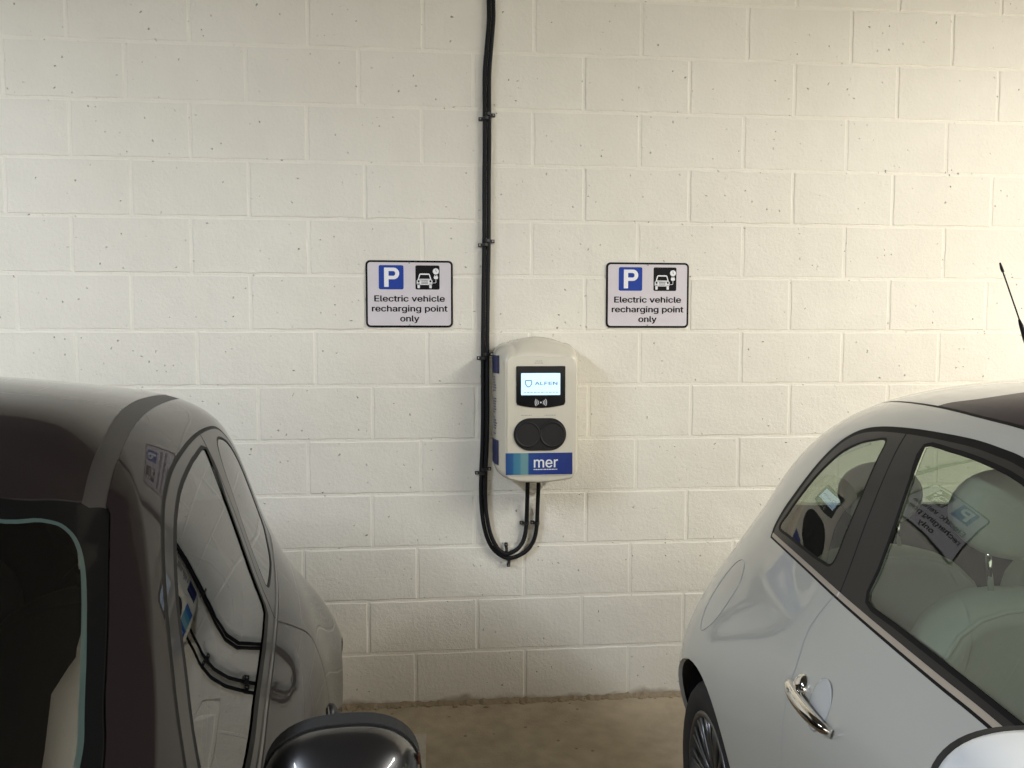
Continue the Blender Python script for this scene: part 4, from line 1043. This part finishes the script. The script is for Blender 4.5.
    bm = bmesh.new(); R = .18; add_tube(bm, [(mp['wheelside']*.34+R*cos(a), -1.38+.35*R*sin(a)*-1, .93+R*.93*sin(a)) for a in [2*pi*k/28 for k in range(29)]], .014, 8, cap=False)
    add_tube(bm, [(mp['wheelside']*.34, -1.38, .93), (mp['wheelside']*.34, -1.60, .85)], .03, 10); obj('steering_wheel', bm, mp['dash'], car, smooth=True)
    for sd in (1, -1):
        st_ = mp['seat']
        seat(car, sd*st_[1], st_[0]+.12, st_[2], mp['seatm'], wid=.245)
        seat(car, sd*.30, -.12+.12, .97, mp['seatr'], wid=.26, label='rear_seat', head=True)
    bm = bmesh.new(); add_box(bm, (0, -2.945, .40), (.52, .008, .11)); obj('number_plate', bm, M['plate'], car, bevel=.002)
    if mp.get('aerial'):
        bm = bmesh.new(); add_tube(bm, [(0, .069, 1.755), (0, .062, 1.740), (0, .055, 1.729)], [.0022, .0040, .0034], 8); add_tube(bm, [(0, .056, 1.730), (0, -.020, 1.592)], .0019, 8)
        add_tube(bm, [(0, -.018, 1.594), (0, -.026, 1.580), (0, -.039, 1.553), (0, -.065, 1.505), (0, -.078, 1.455)], [.0030, .0052, .0060, .0070, .016], 10)
        obj('aerial', bm, M['black_rubber'], car, smooth=True)['label'] = 'black roof aerial'
    return car, S

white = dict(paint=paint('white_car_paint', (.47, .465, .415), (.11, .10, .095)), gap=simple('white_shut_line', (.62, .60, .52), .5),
             roof=paint('roof_wall_reflection', (.52, .50, .45), (.22, .21, .19)), roofglass=paint('plum_glass_roof', (.045, .030, .036), (.22, .21, .19), rough=.5, spec=.1, ior=1.12), frit=paint('screen_frit_w', (.006, .006, .006), (.01, .01, .01), rough=.1),  # pale roof colour stands in for the wall's reflection
             glass=glass('green_tinted_glass', (.54, .61, .54), 1.78), frame=simple('gloss_dark_brown_trim', (.010, .0085, .008), .35, coat=.08, spec=.35, noise=.02), trim=M['satin'],
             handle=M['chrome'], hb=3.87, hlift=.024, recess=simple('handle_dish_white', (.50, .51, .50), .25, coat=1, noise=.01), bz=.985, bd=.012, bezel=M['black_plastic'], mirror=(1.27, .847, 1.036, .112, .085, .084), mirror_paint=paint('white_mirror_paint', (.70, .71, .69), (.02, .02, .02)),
             dash=simple('dashboard_maroon', (.06, .012, .014), .5), seatm=simple('cream_seat_leather', (.66, .67, .58), .5, noise=.03), seatr=simple('cream_rear_seat', (.55, .55, .48), .55, noise=.03),
             seat=(.57, .38, 1.065), wheelside=1, aerial=True, edge=None)
black = dict(paint=paint('black_car_paint', (.012, .009, .009), (.012, .011, .011), rough=.45, spec=.05, ior=1.20), gap=M['black_rubber'],
             roof=paint('black_roof_paint', (.012, .009, .009), (.03, .03, .03), rough=.4, spec=.1, ior=1.30), frit=paint('screen_frit_b', (.005, .005, .005), (.01, .01, .01), rough=.4, spec=.05, ior=1.15),
             glass=glass('grey_tinted_glass', (.20, .23, .22), 2.2), frame=simple('satin_black_trim', (.020, .018, .017), .3, coat=.3, spec=.2, noise=.02), trim=simple('black_belt_strip', (.02, .018, .017), .3, coat=.5),
             strip=simple('roof_strip_rubber', (.022, .020, .019), .5), edge=simple('screen_glass_edge', (.045, .07, .065), .3),
             handle=M['black_plastic'], hb=3.15, hlift=.018, recess=simple('handle_dish_black', (.01, .009, .009), .3, coat=1), bz=1.02, bd=.035, bezel=paint('gloss_black_bezel', (.012,.011,.011), (.01,.01,.01), rough=.2), mirror=(1.22, .890, .909, .110, .085, .090), mirror_paint=paint('black_mirror_paint', (.010, .009, .009), (.01, .01, .01), rough=.3),
             dash=simple('dashboard_black', (.012, .012, .013), .6), seatm=simple('dark_seat_cloth', (.022, .024, .024), .85), seatr=simple('dark_rear_seat_cloth', (.02, .02, .02), .85),
             seat=(.50, .36, 1.03), wheelside=1, indicator=True)
make_car('white_car', (1.6481, -1.2075, -0.0561), -1, 0, white, 'white small hatchback with cream seats and plum roof, right of the charger')
make_car('black_car', (-1.0501, -0.9869, 0.0949), 1, 1, black, 'black small hatchback with black mirror and roof strip, left of the charger')

#CARS1#

# ------------------------------------------------------------------ added lamps, and daylight
def helper(x, y, ln, label, power, along='y', temp=(1, .93, .82)):  # unseen lamp, added to light the wall
    t = empty('added_lamp', (x, y, 3.375)); tag(t, label, 'ceiling lamp')
    sx, sy = (.16, ln) if along == 'y' else (ln, .16)
    bm = bmesh.new(); add_box(bm, (0, 0, -.035), (sx, sy, .07)); obj('added_lamp_housing', bm, M['white_print'], t, bevel=.004)
    l = bpy.data.lights.new('added_light', 'AREA'); l.shape = 'RECTANGLE'; l.size = sx; l.size_y = sy; l.energy = power; l.color = temp
    lo = bpy.data.objects.new('added_light', l); C.objects.link(lo); lo.parent = t; lo.location = (0, 0, -.075)
    return t
helper(3.5, -3.1, 2.4, 'added batten lamp over the white car', 228, temp=(1, .965, .915))  # added in place of daylight from the right
helper(-2.4, -3.2, 2.2, 'added batten lamp behind the black car', 165, temp=(.84, .93, 1.08))  # added to brighten the left of the wall
# daylight through the open side
w = bpy.data.worlds.new('world'); scn.world = w; w.use_nodes = True
bg = w.node_tree.nodes['Background']; bg.inputs['Color'].default_value = (1.0, .96, .88, 1); bg.inputs['Strength'].default_value = 3.0

vs = scn.view_settings; vs.view_transform = 'Standard'; vs.look = 'None'; vs.exposure = 0.0; vs.gamma = 1.0; vs.use_curve_mapping = False
